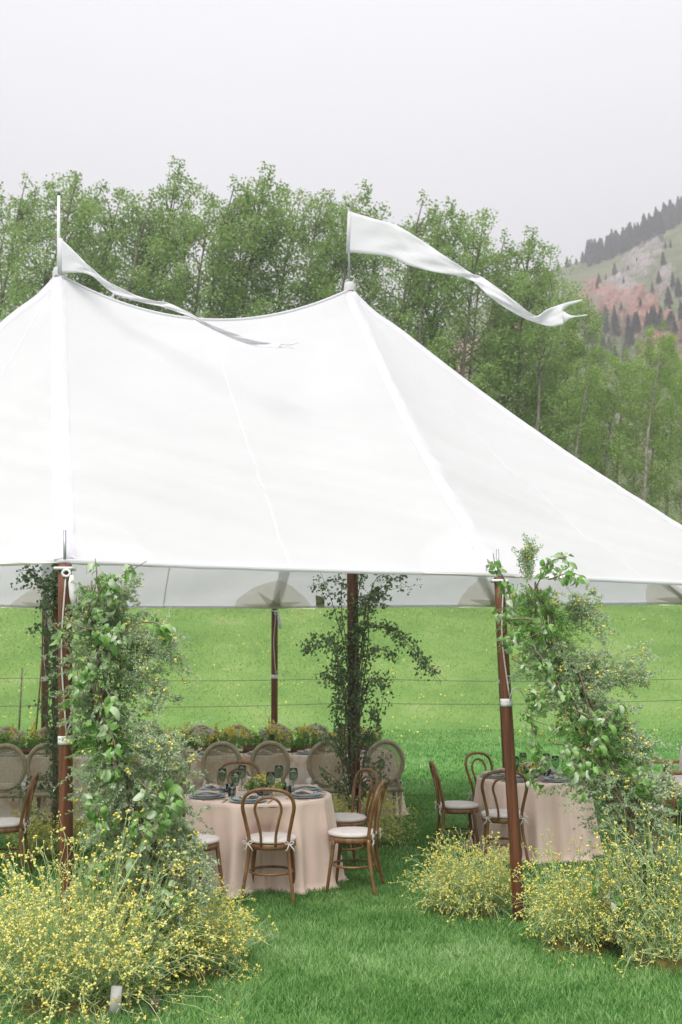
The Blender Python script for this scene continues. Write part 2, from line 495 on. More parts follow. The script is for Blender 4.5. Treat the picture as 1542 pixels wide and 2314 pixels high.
def groundmat():
    m, t, out = _nodes('turf')
    tc = t.nodes.new('ShaderNodeTexCoord')
    b = t.nodes.new('ShaderNodeBsdfPrincipled'); b.inputs['Roughness'].default_value = .95; b.inputs['Specular IOR Level'].default_value = .1
    def nzz(s, d=5, st=None):
        n = t.nodes.new('ShaderNodeTexNoise'); n.inputs['Scale'].default_value = s; n.inputs['Detail'].default_value = d
        if st:
            mp = t.nodes.new('ShaderNodeMapping'); mp.inputs['Scale'].default_value = st
            t.links.new(tc.outputs['Object'], mp.inputs[0]); t.links.new(mp.outputs[0], n.inputs['Vector'])
        else: t.links.new(tc.outputs['Object'], n.inputs['Vector'])
        return n.outputs['Fac']
    lawn = ramp(t, nzz(3.0, 8), [(.3, (.06, .17, .04)), (.7, (.12, .27, .07))])
    mead = ramp(t, nzz(.45, 9, (1, .6, 1)), [(.30, (.105, .195, .052)), (.48, (.145, .245, .066)), (.60, (.175, .275, .08)), (.72, (.235, .29, .115))])
    sep = t.nodes.new('ShaderNodeSeparateXYZ'); t.links.new(tc.outputs['Object'], sep.inputs[0])
    mr = t.nodes.new('ShaderNodeMapRange'); mr.inputs[1].default_value = 21; mr.inputs[2].default_value = 26
    t.links.new(sep.outputs['Y'], mr.inputs[0])
    mx = t.nodes.new('ShaderNodeMix'); mx.data_type = 'RGBA'
    t.links.new(mr.outputs[0], mx.inputs['Factor']); t.links.new(lawn, mx.inputs['A']); t.links.new(mead, mx.inputs['B'])
    t.links.new(mx.outputs['Result'], b.inputs['Base Color'])
    bp = t.nodes.new('ShaderNodeBump'); bp.inputs['Strength'].default_value = .35; bp.inputs['Distance'].default_value = .05
    t.links.new(nzz(7, 8), bp.inputs['Height']); t.links.new(bp.outputs[0], b.inputs['Normal'])
    t.links.new(b.outputs[0], out.inputs['Surface'])
    return m
M['turf'] = groundmat()

# ------------------------------------------------------------------ ground
def build_ground():
    ys = np.concatenate([np.linspace(-60, 3, 10), np.linspace(4, 60, 90), np.linspace(64, 200, 24), np.linspace(220, 770, 10)])
    xs = np.concatenate([np.linspace(-700, -70, 12), np.linspace(-60, 60, 80), np.linspace(70, 700, 12)])
    V = []
    for y in ys:
        for x in xs:
            z = ground_z(x, min(y, 110))
            if y > 110: z += 0.02 * min(y - 110, 90)
            V.append((x, y, z))
    nx, ny = len(xs), len(ys)
    idx = np.arange(nx * ny).reshape(ny, nx)
    Q = np.stack([idx[:-1, :-1], idx[:-1, 1:], idx[1:, 1:], idx[1:, :-1]], -1).reshape(-1, 4)
    MB().add(V, None, Q).obj('ground', M['turf'], kind='structure')
build_ground()
def gz_arr(x, y):
    return np.array([ground_z(a, b) for a, b in zip(x, y)])

# ------------------------------------------------------------------ hillside with rock outcrops
def interp(x, xs, ys): return float(np.interp(x, xs, ys))
RPX = [-1500, -500, 300, 700, 1000, 1240, 1330, 1400, 1470, 1542, 1800, 2400, 3200]
RPY = [1290, 1200, 1010, 885, 735, 612, 585, 560, 520, 488, 440, 440, 560]
HD0, HD1 = 130.0, 430.0
ROCKS = [(1440, 610, .035, 0), (1400, 655, .04, 0), (1470, 560, .025, 0), (1380, 700, .05, 1), (1340, 670, .035, 1), (1440, 720, .045, 1), (1500, 640, .03, 0),
         (1120, 850, .05, 1), (1060, 800, .05, 1), (1490, 790, .05, 1), (1200, 760, .04, 1), (1560, 770, .05, 1), (1000, 900, .05, 1)]
def hill_point(az, q):
    """az: column as seen from the meadow, q 0 foot .. 1 ridge .. beyond"""
    yr = interp(az, RPX, RPY)
    ridge = at(az, yr, HD1)
    foot_y = HD0
    fx = (az - CX) / FPX * HD0
    fz = ground_z(fx, 110) + .5
    if q <= 1:
        Y = HD0 + (HD1 - HD0) * q
        f = q ** 1.05
        z = fz + (ridge.z - fz) * f
    else:
        Y = HD1 + (q - 1) * 300
        z = ridge.z - (q - 1) ** 1.3 * 60
    dep = Y * math.cos(PITCH) + (z - CAM_H) * math.sin(PITCH)
    x = (az - CX) / FPX * dep
    k = math.sin(math.pi * min(q, 1)) 
    z += k * (5.0 * noise.noise(Vector((x * .02, Y * .02, 1.7))) + 2.5 * noise.noise(Vector((x * .06, Y * .06, 4.2))))
    return Vector((x, Y, z))
def build_hill():
    azs = np.concatenate([np.linspace(-1500, 900, 50), np.linspace(920, 1700, 150), np.linspace(1720, 3200, 40)])
    qs = np.concatenate([np.linspace(0, 1, 110), np.linspace(1.05, 2.0, 10)])
    V = []; A = []
    for q in qs:
        for a in azs:
            p = hill_point(a, q)
            V.append(p)
    V = np.array([tuple(v) for v in V])
    # rock mask from outcrop centres (real places on the slope)
    g = np.zeros(len(V)); r = np.zeros(len(V))
    dep = V[:, 1] * math.cos(PITCH) + (V[:, 2] - CAM_H) * math.sin(PITCH)
    PX = CX + FPX * V[:, 0] / dep
    PYv = CY - FPX * (-V[:, 1] * math.sin(PITCH) + (V[:, 2] - CAM_H) * math.cos(PITCH)) / dep
    for (cx, cy, rad, kind) in ROCKS:
        d = np.hypot((PX - cx), (PYv - cy) * 1.1) / (rad * 1542)
        v = np.clip(1.2 - d, 0, 1)
        if kind: r = np.maximum(r, v)
        else: g = np.maximum(g, v)
    nzv = np.array([noise.fractal(Vector((v[0] * .09, v[1] * .05, v[2] * .09)), .8, 2.0, 5) for v in V])
    rock = np.clip(np.maximum(r, g) * 2.2 + nzv * 1.1 - .85, 0, 1)
    back = V[:, 1] > HD1 - 1
    rock[back] = 0
    lay = np.array([noise.fractal(Vector((v[0] * .05, v[1] * .05, v[2] * .35)), .9, 2.0, 4) for v in V])
    V[:, 2] += rock * (2.0 + 3.0 * lay)
    V[:, 1] -= rock * (3.0 + 3.5 * lay)
    nx, ny = len(azs), len(qs)
    idx = np.arange(nx * ny).reshape(ny, nx)
    Q = np.stack([idx[:-1, :-1], idx[:-1, 1:], idx[1:, 1:], idx[1:, :-1]], -1).reshape(-1, 4)
    mb = MB().add(V, None, Q, rock)
    m, t, out = _nodes('hillside')
    b = t.nodes.new('ShaderNodeBsdfPrincipled'); b.inputs['Roughness'].default_value = .95; b.inputs['Specular IOR Level'].default_value = .1
    tc = t.nodes.new('ShaderNodeTexCoord')
    def nzz(s, d=6, st=(1, 1, 1)):
        mp = t.nodes.new('ShaderNodeMapping'); mp.inputs['Scale'].default_value = st
        n = t.nodes.new('ShaderNodeTexNoise'); n.inputs['Scale'].default_value = s; n.inputs['Detail'].default_value = d
        t.links.new(tc.outputs['Object'], mp.inputs[0]); t.links.new(mp.outputs[0], n.inputs['Vector'])
        return n.outputs['Fac']
    grass = ramp(t, nzz(.05, 8), [(.35, (.10, .125, .055)), (.5, (.14, .165, .08)), (.65, (.17, .175, .105))])
    ar = t.nodes.new('ShaderNodeAttribute'); ar.attribute_name = 'tint'
    a2 = t.nodes.new('ShaderNodeAttribute'); a2.attribute_name = 'redness'
    redc = ramp(t, nzz(.12, 6, (1, 1, 4)), [(.32, (.17, .085, .07)), (.45, (.30, .14, .11)), (.55, (.36, .21, .17)), (.68, (.22, .19, .165))])
    greyc = ramp(t, nzz(.12, 6, (1, 1, 3)), [(.3, (.23, .205, .195)), (.6, (.36, .32, .31))])
    mx1 = t.nodes.new('ShaderNodeMix'); mx1.data_type = 'RGBA'
    t.links.new(a2.outputs['Fac'], mx1.inputs['Factor']); t.links.new(greyc, mx1.inputs['A']); t.links.new(redc, mx1.inputs['B'])
    mx2 = t.nodes.new('ShaderNodeMix'); mx2.data_type = 'RGBA'
    t.links.new(ar.outputs['Fac'], mx2.inputs['Factor']); t.links.new(grass, mx2.inputs['A']); t.links.new(mx1.outputs['Result'], mx2.inputs['B'])
    t.links.new(mx2.outputs['Result'], b.inputs['Base Color'])
    bp = t.nodes.new('ShaderNodeBump'); bp.inputs['Strength'].default_value = 1.0; bp.inputs['Distance'].default_value = 2.5
    t.links.new(nzz(.35, 8), bp.inputs['Height']); t.links.new(bp.outputs[0], b.inputs['Normal'])
    t.links.new(b.outputs[0], out.inputs['Surface'])
    me = mb.mesh('hillside', m)
    a = me.attributes.new('redness', 'FLOAT', 'POINT')
    red = np.clip((r - g) * 1.6 + .5 + nzv * .4, 0, 1)
    a.data.foreach_set('value', red.astype(np.float32))
    link('hillside', me, kind='structure')
    return V, Q
HV, HQ = build_hill()
hill_bvh = BVHTree.FromPolygons([Vector(v) for v in HV], HQ.tolist())

# ------------------------------------------------------------------ conifers on the hillside
def conifer_mesh(seed, dead=False):
    rg = np.random.default_rng(seed)
    trunk = tube(MB(), [(0, 0, -.6), (0, 0, 4), (0, 0, 9.6)], [.18, .13, .03], 5)
    mb = MB()
    n = 420 if not dead else 160
    h = rg.uniform(.08, 1, n) ** .85
    a = rg.uniform(0, 2 * math.pi, n)
    rr = (1.05 - h ** 1.5) * 1.8 * rg.uniform(.75, 1.15, n)
    P = np.stack([np.cos(a) * rr * .25, np.sin(a) * rr * .25, h * 10], 1)
    D = np.stack([np.cos(a), np.sin(a), rg.uniform(-.5, .1, n)], 1)
    leaves(mb, P, D, np.tile([0, 0, 1.0], (n, 1)) + rg.normal(size=(n, 3)) * .3, rr * .85 + .25, rr * .45 + .25 if not dead else .2, fold=-.2, rg=rg)
    return trunk.mesh('trunk', M['bark']), mb.mesh('foliage', M['dead_conifer'] if dead else M['conifer'], False)
CONM = [conifer_mesh(50 + i, i == 3) for i in range(4)]
def conifer(px, py_base, hpx, v, label, group):
    # the hillside point behind that column
    d = at(px, py_base, 100) - Vector((0, 0, CAM_H))
    hit = hill_bvh.ray_cast(Vector((0, 0, CAM_H)), d.normalized())
    if hit[0] is None: return
    p = hit[0]
    s = hpx * p.y / FPX / (10.2 if group == G1 else 12.5)
    t = thing('conifer', label, 'tree', p, random.uniform(0, 6), group)
    w = random.uniform(.85, 1.25)
    t.scale = (s * w, s * w, s)
    link('trunk', CONM[v][0], t); link('foliage', CONM[v][1], t)
G1 = 'conifers along the ridge'; L1 = 'small dark conifer in the row along the hill ridge'
for px in np.arange(1330, 1560, 3.0):
    yr = interp(px, RPX, RPY)
    conifer(px + random.uniform(-2, 2), yr + random.uniform(3, 20), random.uniform(36, 66), random.randrange(3), L1, G1)
for px, k in ((1262, 22), (1283, 28), (1290, 16), (1303, 18), (1318, 30), (1326, 24), (1248, 14)):
    conifer(px, interp(px, RPX, RPY) + 5, k, random.randrange(3), L1, G1)
G2 = 'conifers scattered over the rocks'; L2 = 'dark conifer growing among the red and grey rocks of the hillside'
for px, py, h in ((1354, 640, 34), (1390, 622, 40), (1350, 650, 26), (1370, 632, 20), (1410, 640, 22), (1500, 600, 46), (1516, 560, 30), (1490, 640, 40), (1512, 690, 60), (1522, 650, 50), (1535, 670, 60),
                  (1370, 725, 52), (1330, 715, 45), (1448, 690, 28), (1475, 660, 34), (1540, 720, 60), (1480, 720, 44), (1495, 735, 60), (1465, 740, 52), (1525, 750, 56), (1420, 610, 18), (1440, 590, 14), (1505, 560, 20), (1405, 700, 26)):
    conifer(px, py, h, random.randrange(3), L2, G2)
G3 = 'bare grey conifers low on the hill'; L3 = 'bare grey-brown dead conifer low on the hillside behind the aspens'
for k in range(90):
    px = random.uniform(1310, 1570)
    conifer(px, random.uniform(725, 830), random.uniform(36, 70), 3 if random.random() < .5 else random.randrange(3), L3, G3)

# ------------------------------------------------------------------ aspens behind the meadow
def tree_mesh(seed, H=21.0, rad=1.9, h0=.30, ncl=120, per=66, leafs=.155, light=False, pale=False, top=.5):
    rg = np.random.default_rng(seed)
    tr = MB()
    n = 12
    zz = np.linspace(-.4, H * .97, n)
    bx = np.cumsum(rg.normal(0, .09, n)); by = np.cumsum(rg.normal(0, .09, n))
    bx -= bx[0]; by -= by[0]
    lean = 2.0 * (np.clip(zz / H, 0, 1)) ** 2.2
    TP = np.stack([bx + lean, by, zz], 1)
    tube(tr, spline(TP, 24), np.linspace(.20, .025, 24), 7)
    def trunk_at(h): return np.array([np.interp(h * H, zz, TP[:, k]) for k in range(3)])
    cl = []
    nb = 34
    for i in range(nb):
        h = h0 * .75 + (1 - h0 * .75) * ((i + rg.uniform(0, 1)) / nb) ** .9
        h = min(h, .96)
        a = rg.uniform(0, 2 * math.pi)
        hh = (h - h0 * .75) / (1 - h0 * .75)
        prof = min(1.0, .55 + 1.6 * hh) * (1 - hh ** 2.4) ** top
        Lb = rad * prof * rg.uniform(.65, 1.15) + .25
        b = trunk_at(h * .93)
        e = b + np.array([math.cos(a) * Lb, math.sin(a) * Lb, Lb * rg.uniform(.55, 1.3) + .35])
        mid = (b + e) / 2 + np.array([0, 0, -.12 * Lb]) + rg.normal(0, .1, 3)
        tube(tr, spline([b, mid, e], 6), np.linspace(.04, .008, 6), 4, cap=False)
        for u in (.45, .7, .9, 1.05):
            p = b + (e - b) * u + rg.normal(0, .22, 3)
            cl.append((p, rg.uniform(.24, .46) * (1.0 if hh < .9 else .6)))
    cl.append((trunk_at(.98), .22)); cl.append((trunk_at(1.0) + [0, 0, .4], .14))
    mb = MB()
    for p, s in cl:
        k = int(per * rg.uniform(.45, 1.2) * (s / .35))
        d = rg.normal(size=(k, 3)); d = d / np.linalg.norm(d, axis=1)[:, None] * (rg.uniform(0, 1, (k, 1)) ** .45)
        P = p + d * np.array([s, s, s * .95]) * 1.7
        D = rg.normal(size=(k, 3)) + np.array([.35, 0, -.2])
        Nn = rg.normal(size=(k, 3)) + np.array([0, 0, .7])
        base = rg.uniform(0, .5)
        leaves(mb, P, D, Nn, leafs * rg.uniform(.6, 1.25, k), leafs * .75, fold=.15, tint=np.clip(base + rg.uniform(0, .5, k), 0, 1), rg=rg)
    return tr.mesh('trunk', M['pale_bark' if pale else 'bark']), mb.mesh('crown', M['aspen_light' if light else 'aspen'], False)
TREES = [tree_mesh(101, rad=2.15, top=.42), tree_mesh(102, rad=2.5, top=.4), tree_mesh(103, rad=1.95, h0=.25, top=.45), tree_mesh(104, rad=2.3, h0=.34, top=.38),
         tree_mesh(105, rad=1.9, light=True, pale=True, h0=.3), tree_mesh(106, rad=2.2, light=True, pale=True, h0=.38)]
def aspen(px, ytop, Y, v, label, group):
    g = gpt(px, Y)
    topz = at(px, ytop, Y).z
    s = (topz - g.z) / 21.4
    t = thing('aspen_tree', label, 'tree', (g.x, g.y, g.z - .05), random.uniform(-.6, .6), group)
    w = s * random.uniform(.95, 1.15)
    t.scale = (w, w, s)
    link('trunk', TREES[v][0], t); link('crown', TREES[v][1], t)
GA = 'tall aspens in the windbreak behind the tent'; LA = 'tall dense green aspen in the windbreak behind the white tent'
line = [(-60, 395), (10, 392), (75, 380), (130, 378), (195, 395), (255, 370), (318, 402), (375, 440), (415, 405), (462, 380), (520, 384), (578, 392), (630, 420), (690, 392), (745, 438), (800, 452), (862, 438), (915, 452), (968, 508),
        (1015, 468), (1062, 498), (1118, 536), (1172, 538), (1215, 585)]
for i, (px, yt) in enumerate(line):
    aspen(px, yt - 6, 46 + random.uniform(-2.2, 2.2), i % 4, LA, GA)
for i, px in enumerate(np.arange(-90, 1260, 190)):
    yt = interp(px, [p for p, _ in line], [q for _, q in line]) + random.uniform(30, 75)
    aspen(px + random.uniform(-15, 15), yt, 51 + random.uniform(-1, 3), (i * 3 + 1) % 4, LA, GA)
GB = 'shorter aspens at the end of the windbreak'; LB = 'shorter yellow-green aspen at the low end of the windbreak'
for i, (px, yt, Y) in enumerate([(1262, 655, 41), (1312, 725, 40), (1355, 790, 42), (1395, 770, 45), (1452, 728, 38), (1478, 738, 41), (1540, 785, 38), (1590, 740, 40), (1225, 700, 46), (1180, 660, 47), (1425, 800, 44),
                                (1508, 800, 45), (1290, 800, 38), (1340, 830, 47), (1640, 720, 43), (1120, 700, 40)]):
    aspen(px, yt, Y + 8, 4 + i % 2, LB, GB)

# ------------------------------------------------------------------ meadow grass, flowers, fence
def meadow():
    n = 90000
    u = rng.uniform(0, 1, n)
    y = 20 + 36 * u ** .75
    x = rng.uniform(-1, 1, n) * (y * .40 + 1.5)
    keep = rng.uniform(0, 1, n) < np.clip((y - 20) / 5, .15, 1)
    x, y = x[keep], y[keep]; n = len(x)
    z = gz_arr(x, y)
    nz = np.array([noise.noise(Vector((a * .5, b * .35, 0))) for a, b in zip(x, y)])
    n3 = np.array([noise.noise(Vector((a * .22, b * .16, 4))) for a, b in zip(x, y)])
    h = (.05 + .05 * rng.uniform(0, 1, n)) * (1 + .8 * nz) * np.clip((y - 17) / 9, .35, 1)
    P = np.stack([x, y, z - .01], 1)
    D = np.stack([rng.normal(.15, .45, n), rng.normal(0, .4, n), np.ones(n)], 1)
    Nn = rng.normal(size=(n, 3)) * np.array([1, 1, .1])
    mb = MB()
    leaves(mb, P, D, Nn, h, .012 + .0005 * y, fold=.1, tint=np.clip(.55 + .55 * nz + .35 * n3 + rng.normal(0, .07, n), 0, 1))
    mb.obj('meadow_grass', M['meadow_blade'], smooth=False, kind='stuff', label='rough green meadow grass on the rising field', cat='grass')
    k = 1700
    y = 21 + 26 * rng.uniform(0, 1, k) ** .9; x = rng.uniform(-1, 1, k) * (y * .40)
    nz = np.array([noise.noise(Vector((a * .35, b * .3, 7))) for a, b in zip(x, y)])
    kp = nz + rng.normal(0, .25, k) > .12
    x, y = x[kp], y[kp]
    P = np.stack([x, y, gz_arr(x, y) + rng.uniform(.12, .3, len(x))], 1)
    balls(MB(), P, rng.uniform(.014, .03, len(P))).obj('meadow_flowers', M['yellow'], kind='stuff', label='scattered yellow wildflowers in the meadow grass', cat='wildflowers')
meadow()
def fence():
    Y = 24.0
    t = thing('wire_fence', 'thin two-strand wire fence crossing the meadow behind the tent', 'fence', gpt(771, Y))
    o = t.location
    for (yl, yr) in ((1532, 1535), (1598, 1580)):
        pts = []
        for px in np.linspace(-250, 1800, 60):
            k = (px + 250) / 2050
            p = at(px, yl + (yr - yl) * k, Y) - o
            p.z -= .06 * abs(math.sin((px - 42) / 750 * math.pi))
            pts.append(p)
        tube(MB(), pts, .007, 5).obj('wire', M['fence_wire'], t)
    for px in (42, 806, 1570):
        g = gpt(px, Y) - o
        tube(MB(), [g + Vector((0, .03, -.2)), g + Vector((0.01, .03, 1.45))], [.022, .02], 7).obj('post', M['fence_post'], t)
fence()

# ------------------------------------------------------------------ tent
TH = R(15)
F0 = at(147, 1266, 6.85); F1 = at(1128, 1296, 7.75)
C1 = at(790, 645, 11.2); C0 = at(133, 612, 10.55)
uv = Vector((C1.x - C0.x, C1.y - C0.y, 0)).normalized(); vv = Vector((-uv.y, uv.x, 0))
EZ = F1.z
B1 = at(621, 1372, 15.2); B0 = at(103, 1372, 14.6)
def rim(c, ang, r, z):
    d = uv * math.cos(ang) + vv * math.sin(ang)
    return Vector((c.x + d.x * r, c.y + d.y * r, z))
E1 = rim(C1, R(-36), 4.5, EZ + .02)
E2 = at(1568, 1362, 12.3)
E3 = at(1127, 1368, 14.6)
W1 = rim(C0, R(226), 3.8, EZ); W2 = rim(C0, R(180), 3.8, EZ); W3 = rim(C0, R(134), 3.9, EZ + .1)
RIM = [F0, F1, E1, E2, E3, B1, B0, W3, W2, W1]
TOP = [(C0, C1), (C1, C1), (C1, C1), (C1, C1), (C1, C1), (C1, C0), (C0, C0), (C0, C0), (C0, C0), (C0, C0)]
CEN = (C0 + C1) / 2
def canopy_pt(k, s, t, wr=True):
    P0, P1 = RIM[k], RIM[(k + 1) % 10]
    T0, T1 = TOP[k]
    bay = (T0 - T1).length > .1
    sag = 4 * s * (1 - s)
    e = P0.lerp(P1, s)
    inn = Vector((CEN.x - e.x, CEN.y - e.y, 0)).normalized() if bay else Vector((T0.x - e.x, T0.y - e.y, 0)).normalized()
    e = e + inn * .10 * sag
    tp = T0.lerp(T1, s)
    if bay: tp = tp - Vector((0, 0, .46 * sag))
    kk = .20 if not bay else .20 - .13 * sag
    h = (1 - t) - kk * t * (1 - t) - .012 * math.exp(-((t - .07) / .05) ** 2)
    p = Vector((tp.x + (e.x - tp.x) * t, tp.y + (e.y - tp.y) * t, e.z + (tp.z - e.z) * h))
    if wr:
        # shallow tension wrinkles running from the poles across the lower panels
        m = max(0, min(1, (t - .35) / .3)) * max(0, min(1, (1.0 - t) / .06))
        q = t * 9 - (s - .1) * 2.4
        n1 = noise.noise(Vector((q * 2.2 + k * 7, s * 1.3, k)))
        n2 = noise.noise(Vector((q * 5.5 + k * 3, s * 2.1, k + 5)))
        p.z += m * (.05 * n1 + .034 * n2) * min(1, sag * 6)
        p.z -= .07 * sag * math.sin(math.pi * min(1, t)) * (0 if bay else 1)
        m2 = math.exp(-((1 - t) / .22) ** 2) 
        edge = min(s, 1 - s)
        fan = math.sin(60 * math.atan2(edge * 1.5 + .02, (1 - t) + .05)) * math.exp(-edge * 7)
        p.z += .010 * m2 * fan * min(1, (1 - t) / .03)
    return p
tent = thing('sailcloth_tent', 'large white two-peaked sailcloth tent on dark wooden poles', 'tent', (CEN.x, CEN.y, 0))
TO = Vector(tent.location)
def build_canopy():
    mb = MB(); allV = []; allQ = []; base = 0
    for k in range(10):
        ns, ntt = (56, 64) if k in (0, 1, 9) else (30, 40)
        V = []
        for i in range(ntt + 1):
            t = max(.012, (i / ntt) ** 1.1)
            for j in range(ns + 1):
                V.append(canopy_pt(k, j / ns, t))
        idx = np.arange((ns + 1) * (ntt + 1)).reshape(ntt + 1, ns + 1)
        Q = np.stack([idx[:-1, :-1], idx[1:, :-1], idx[1:, 1:], idx[:-1, 1:]], -1).reshape(-1, 4)
        pn = MB().add([tuple(v - TO) for v in V], None, Q)
        pn.obj('canopy_panel', M['sail'], tent)
        allV += V; allQ += (Q + base).tolist(); base += len(V)
    return BVHTree.FromPolygons(allV, allQ)
can_bvh = build_canopy()
def cz(x, y):
    h = can_bvh.ray_cast(Vector((x, y, 20)), Vector((0, 0, -1)))
    if h[0] is None:
        h2 = can_bvh.find_nearest(Vector((x, y, EZ)))
        return h2[0].z
    return h[0].z
def strip_on_canopy(name, k, s, width, off, material, crinkle=0.0, n=60, m=5, t0=.0, seed=0):
    V = []
    for i in range(n + 1):
        t = t0 + (.997 - t0) * i / n
        p = canopy_pt(k, s, max(t, .004), False)
        q = canopy_pt(k, s, min(1, t + .02), False); q0 = canopy_pt(k, s, max(0, t - .02), False)
        d = Vector((q.x - q0.x, q.y - q0.y, 0)).normalized(); w = Vector((-d.y, d.x, 0))
        for j in range(m + 1):
            o = (j / m - .5) * width
            x, y = p.x + w.x * o, p.y + w.y * o
            z = cz(x, y) + off + (crinkle * noise.noise(Vector((o * 30 + seed, t * 34, seed))) if 0 < j < m else -off * .6)
            V.append((x - TO.x, y - TO.y, z - TO.z))
    idx = np.arange((n + 1) * (m + 1)).reshape(n + 1, m + 1)
    Q = np.stack([idx[:-1, :-1], idx[:-1, 1:], idx[1:, 1:], idx[1:, :-1]], -1).reshape(-1, 4)
    return MB().add(V, None, Q).obj(name, material, tent)
for k in range(10):
    strip_on_canopy('seam_band', k, 0.0, .15, .016 if k < 2 else .01, M['sail_band'], crinkle=.022 if k < 2 else .006, seed=k * 3.3, n=110)
    strip_on_canopy('panel_seam', k, 0.5, .02, .006, M['sail'], n=130, m=2, t0=.05)
# ridge sleeve between the peaks
pts = [canopy_pt(0, s, .012, False) - TO + Vector((0, 0, .0)) for s in np.linspace(0, 1, 40)]
tube(MB(), pts, .02, 6).obj('ridge_seam', M['sail_band'], tent)
# hem round the eave
for k in range(10):
    V = []; n = 60
    for j in range(n + 1):
        p = canopy_pt(k, j / n, 1.0, False) - TO
        c = Vector((CEN.x, CEN.y, 0)) - TO
        o = Vector((p.x - c.x, p.y - c.y, 0)).normalized()
        dz = -.02 - .006 * noise.noise(Vector((j * .2, k, 0)))
        for w in (Vector((0, 0, .012)) + o * .004, o * .016 + Vector((0, 0, -.004)), o * .014 + Vector((0, 0, dz)), -o * .008 + Vector((0, 0, dz - .004)), -o * .05 + Vector((0, 0, .010))):
            V.append(tuple(p + w))
    m = 5
    idx = np.arange((n + 1) * m).reshape(n + 1, m)
    Q = np.stack([idx[:-1, :-1], idx[:-1, 1:], idx[1:, 1:], idx[1:, :-1]], -1).reshape(-1, 4)
    MB().add(V, None, Q).obj('eave_hem', M['sail'], tent)
# reinforcing patches with stars under each eave pole
for k in range(10):
    p = RIM[k]
    c = (C0 if k in (0, 6, 7, 8, 9) else C1)
    inn = Vector((c.x - p.x, c.y - p.y, 0)).normalized(); tan = Vector((-inn.y, inn.x, 0))
    def pat(r, a, off):
        q = p + tan * math.cos(a) * r + inn * (math.sin(a) * r * .8 + .03)
        return (q.x - TO.x, q.y - TO.y, cz(q.x, q.y) + off - TO.z)
    V = [pat(.01, 0, -.012)]
    na, nr = 36, 8
    for i in range(1, nr + 1):
        for j in range(na + 1):
            a = math.pi * (-.02 + 1.04 * j / na)
            V.append(pat(.62 * i / nr, a, -.012))
    T = [(0, 1 + j, 2 + j) for j in range(na)]
    Q = [(1 + (i - 1) * (na + 1) + j, 1 + i * (na + 1) + j, 2 + i * (na + 1) + j, 2 + (i - 1) * (na + 1) + j) for i in range(1, nr) for j in range(na)]
    pt = MB().add(V, T, Q).obj('reinforcing_patch', M['sail_patch'], tent)
    mb = MB()
    for arm in range(5):
        a0 = math.pi * (.04 + .92 * arm / 4)
        L = (.56, .50, .44, .50, .56)[arm]
        V = []
        for i in range(9):
            r = L * (.05 + .95 * i / 8)
            w = .085 * (1 - i / 8) + .001
            for sgn in (-1, 0, 1):
                q = (math.cos(a0) * r - math.sin(a0) * w * sgn, math.sin(a0) * r + math.cos(a0) * w * sgn)
                rr, aa = math.hypot(*q), math.atan2(q[1], q[0])
                V.append(pat(rr, aa, -.020))
        Q = [(i * 3 + j, i * 3 + j + 1, i * 3 + j + 4, i * 3 + j + 3) for i in range(8) for j in range(2)]
        mb.add(V, None, Q)
    mb.obj('star', M['sail_star'], pt)
# peak collars
for c in (C0, C1):
    o = c - TO
    lathe(MB(), [(.0, .035), (.045, .035), (.058, .022), (.066, -.03), (.07, -.08)], 20, o).obj('peak_collar', M['sail_band'], tent)
# poles
def pole(name, base, top, r0, r1, pin=.35, tape=None, side=True, detail=True):
    b = base - TO; tp = top - TO
    mb = MB()
    P = [b + (tp - b) * k for k in np.linspace(0, 1, 14)]
    tube(mb, P, np.linspace(r0, r1, 14), 14)
    po = mb.obj(name, M['pole'], tent)
    ax = (tp - b).normalized()
    if pin:
        tube(MB(), [tp - ax * .02, tp + ax * pin], .011, 8).obj('pin', M['steel'], po)
    if tape is not None:
        k = tape
        c = b + (tp - b) * k; r = r0 + (r1 - r0) * k
        n = 5
        tube(MB(), [c + ax * d for d in (-.028, -.01, .01, .03)], [r + .004, r + .006, r + .0045, r + .005], 14).obj('tape_wrap', M['tape'], po)
        # rope running down the pole to the wrap, with a loose tail
        sd = Vector((.35, -.94, 0))
        pts = [tp + sd * (r1 + .01) - ax * .10, tp.lerp(c, .5) + sd * (r + .012) + Vector((-.03, 0, 0)), c + sd * (r + .008) + ax * .05]
        tube(MB(), spline(pts, 16), .006, 5).obj('rope', M['rope'], po)
        tail = [c + sd * (r + .008) + ax * .03, c + sd * (r + .03) + ax * .10 + Vector((.02, 0, 0)), c + sd * (r + .03) + ax * .11 + Vector((.06, 0, 0)), c + sd * (r + .02) + ax * .06 + Vector((.10, 0, 0)), c + sd * (r + .02) - ax * .0 + Vector((.125, 0, 0))]
        tube(MB(), spline(tail, 14), .0055, 5).obj('rope_tail', M['rope'], po)
    if detail:
        # corner bracket with eye and strap
        sd = Vector((.25, -.97, 0))
        c = tp - ax * .03
        pl = MB()
        box(pl, c + Vector((0, 0, .0)), (.13, .12, .02), bev=.008)
        ring = [c + sd * (r1 + .02) + Vector((math.cos(a) * .026 + .012, 0, math.sin(a) * .022 - .035)) for a in np.linspace(0, 2 * math.pi, 18, endpoint=False)]
        tube(pl, ring, .009, 7, closed=True)
        pl.obj('bracket', M['white_plastic'], po)
        s = MB()
        q = c + sd * (r1 + .02) + Vector((.05, 0, -.10))
        tube(s, [q + Vector((0, 0, .05)), q, q + Vector((.015, 0, -.09)), q + Vector((.03, 0, -.17))], [.012, .022, .026, .018], 8)
        s.obj('strap', M['tape'], po)
    return po
def gnd(p): return Vector((p.x, p.y, ground_z(p.x, p.y) - .03))
pole('side_pole', gnd(gpt(151, 6.85)), F0 - Vector((0, 0, .03)), .046, .046, pin=.24, tape=.545)
b1 = at(1175, 2086, 7.75); b1.z = -.03
pole('side_pole', b1, F1 - Vector((0, 0, .03)), .045, .040, pin=.22, tape=.63)
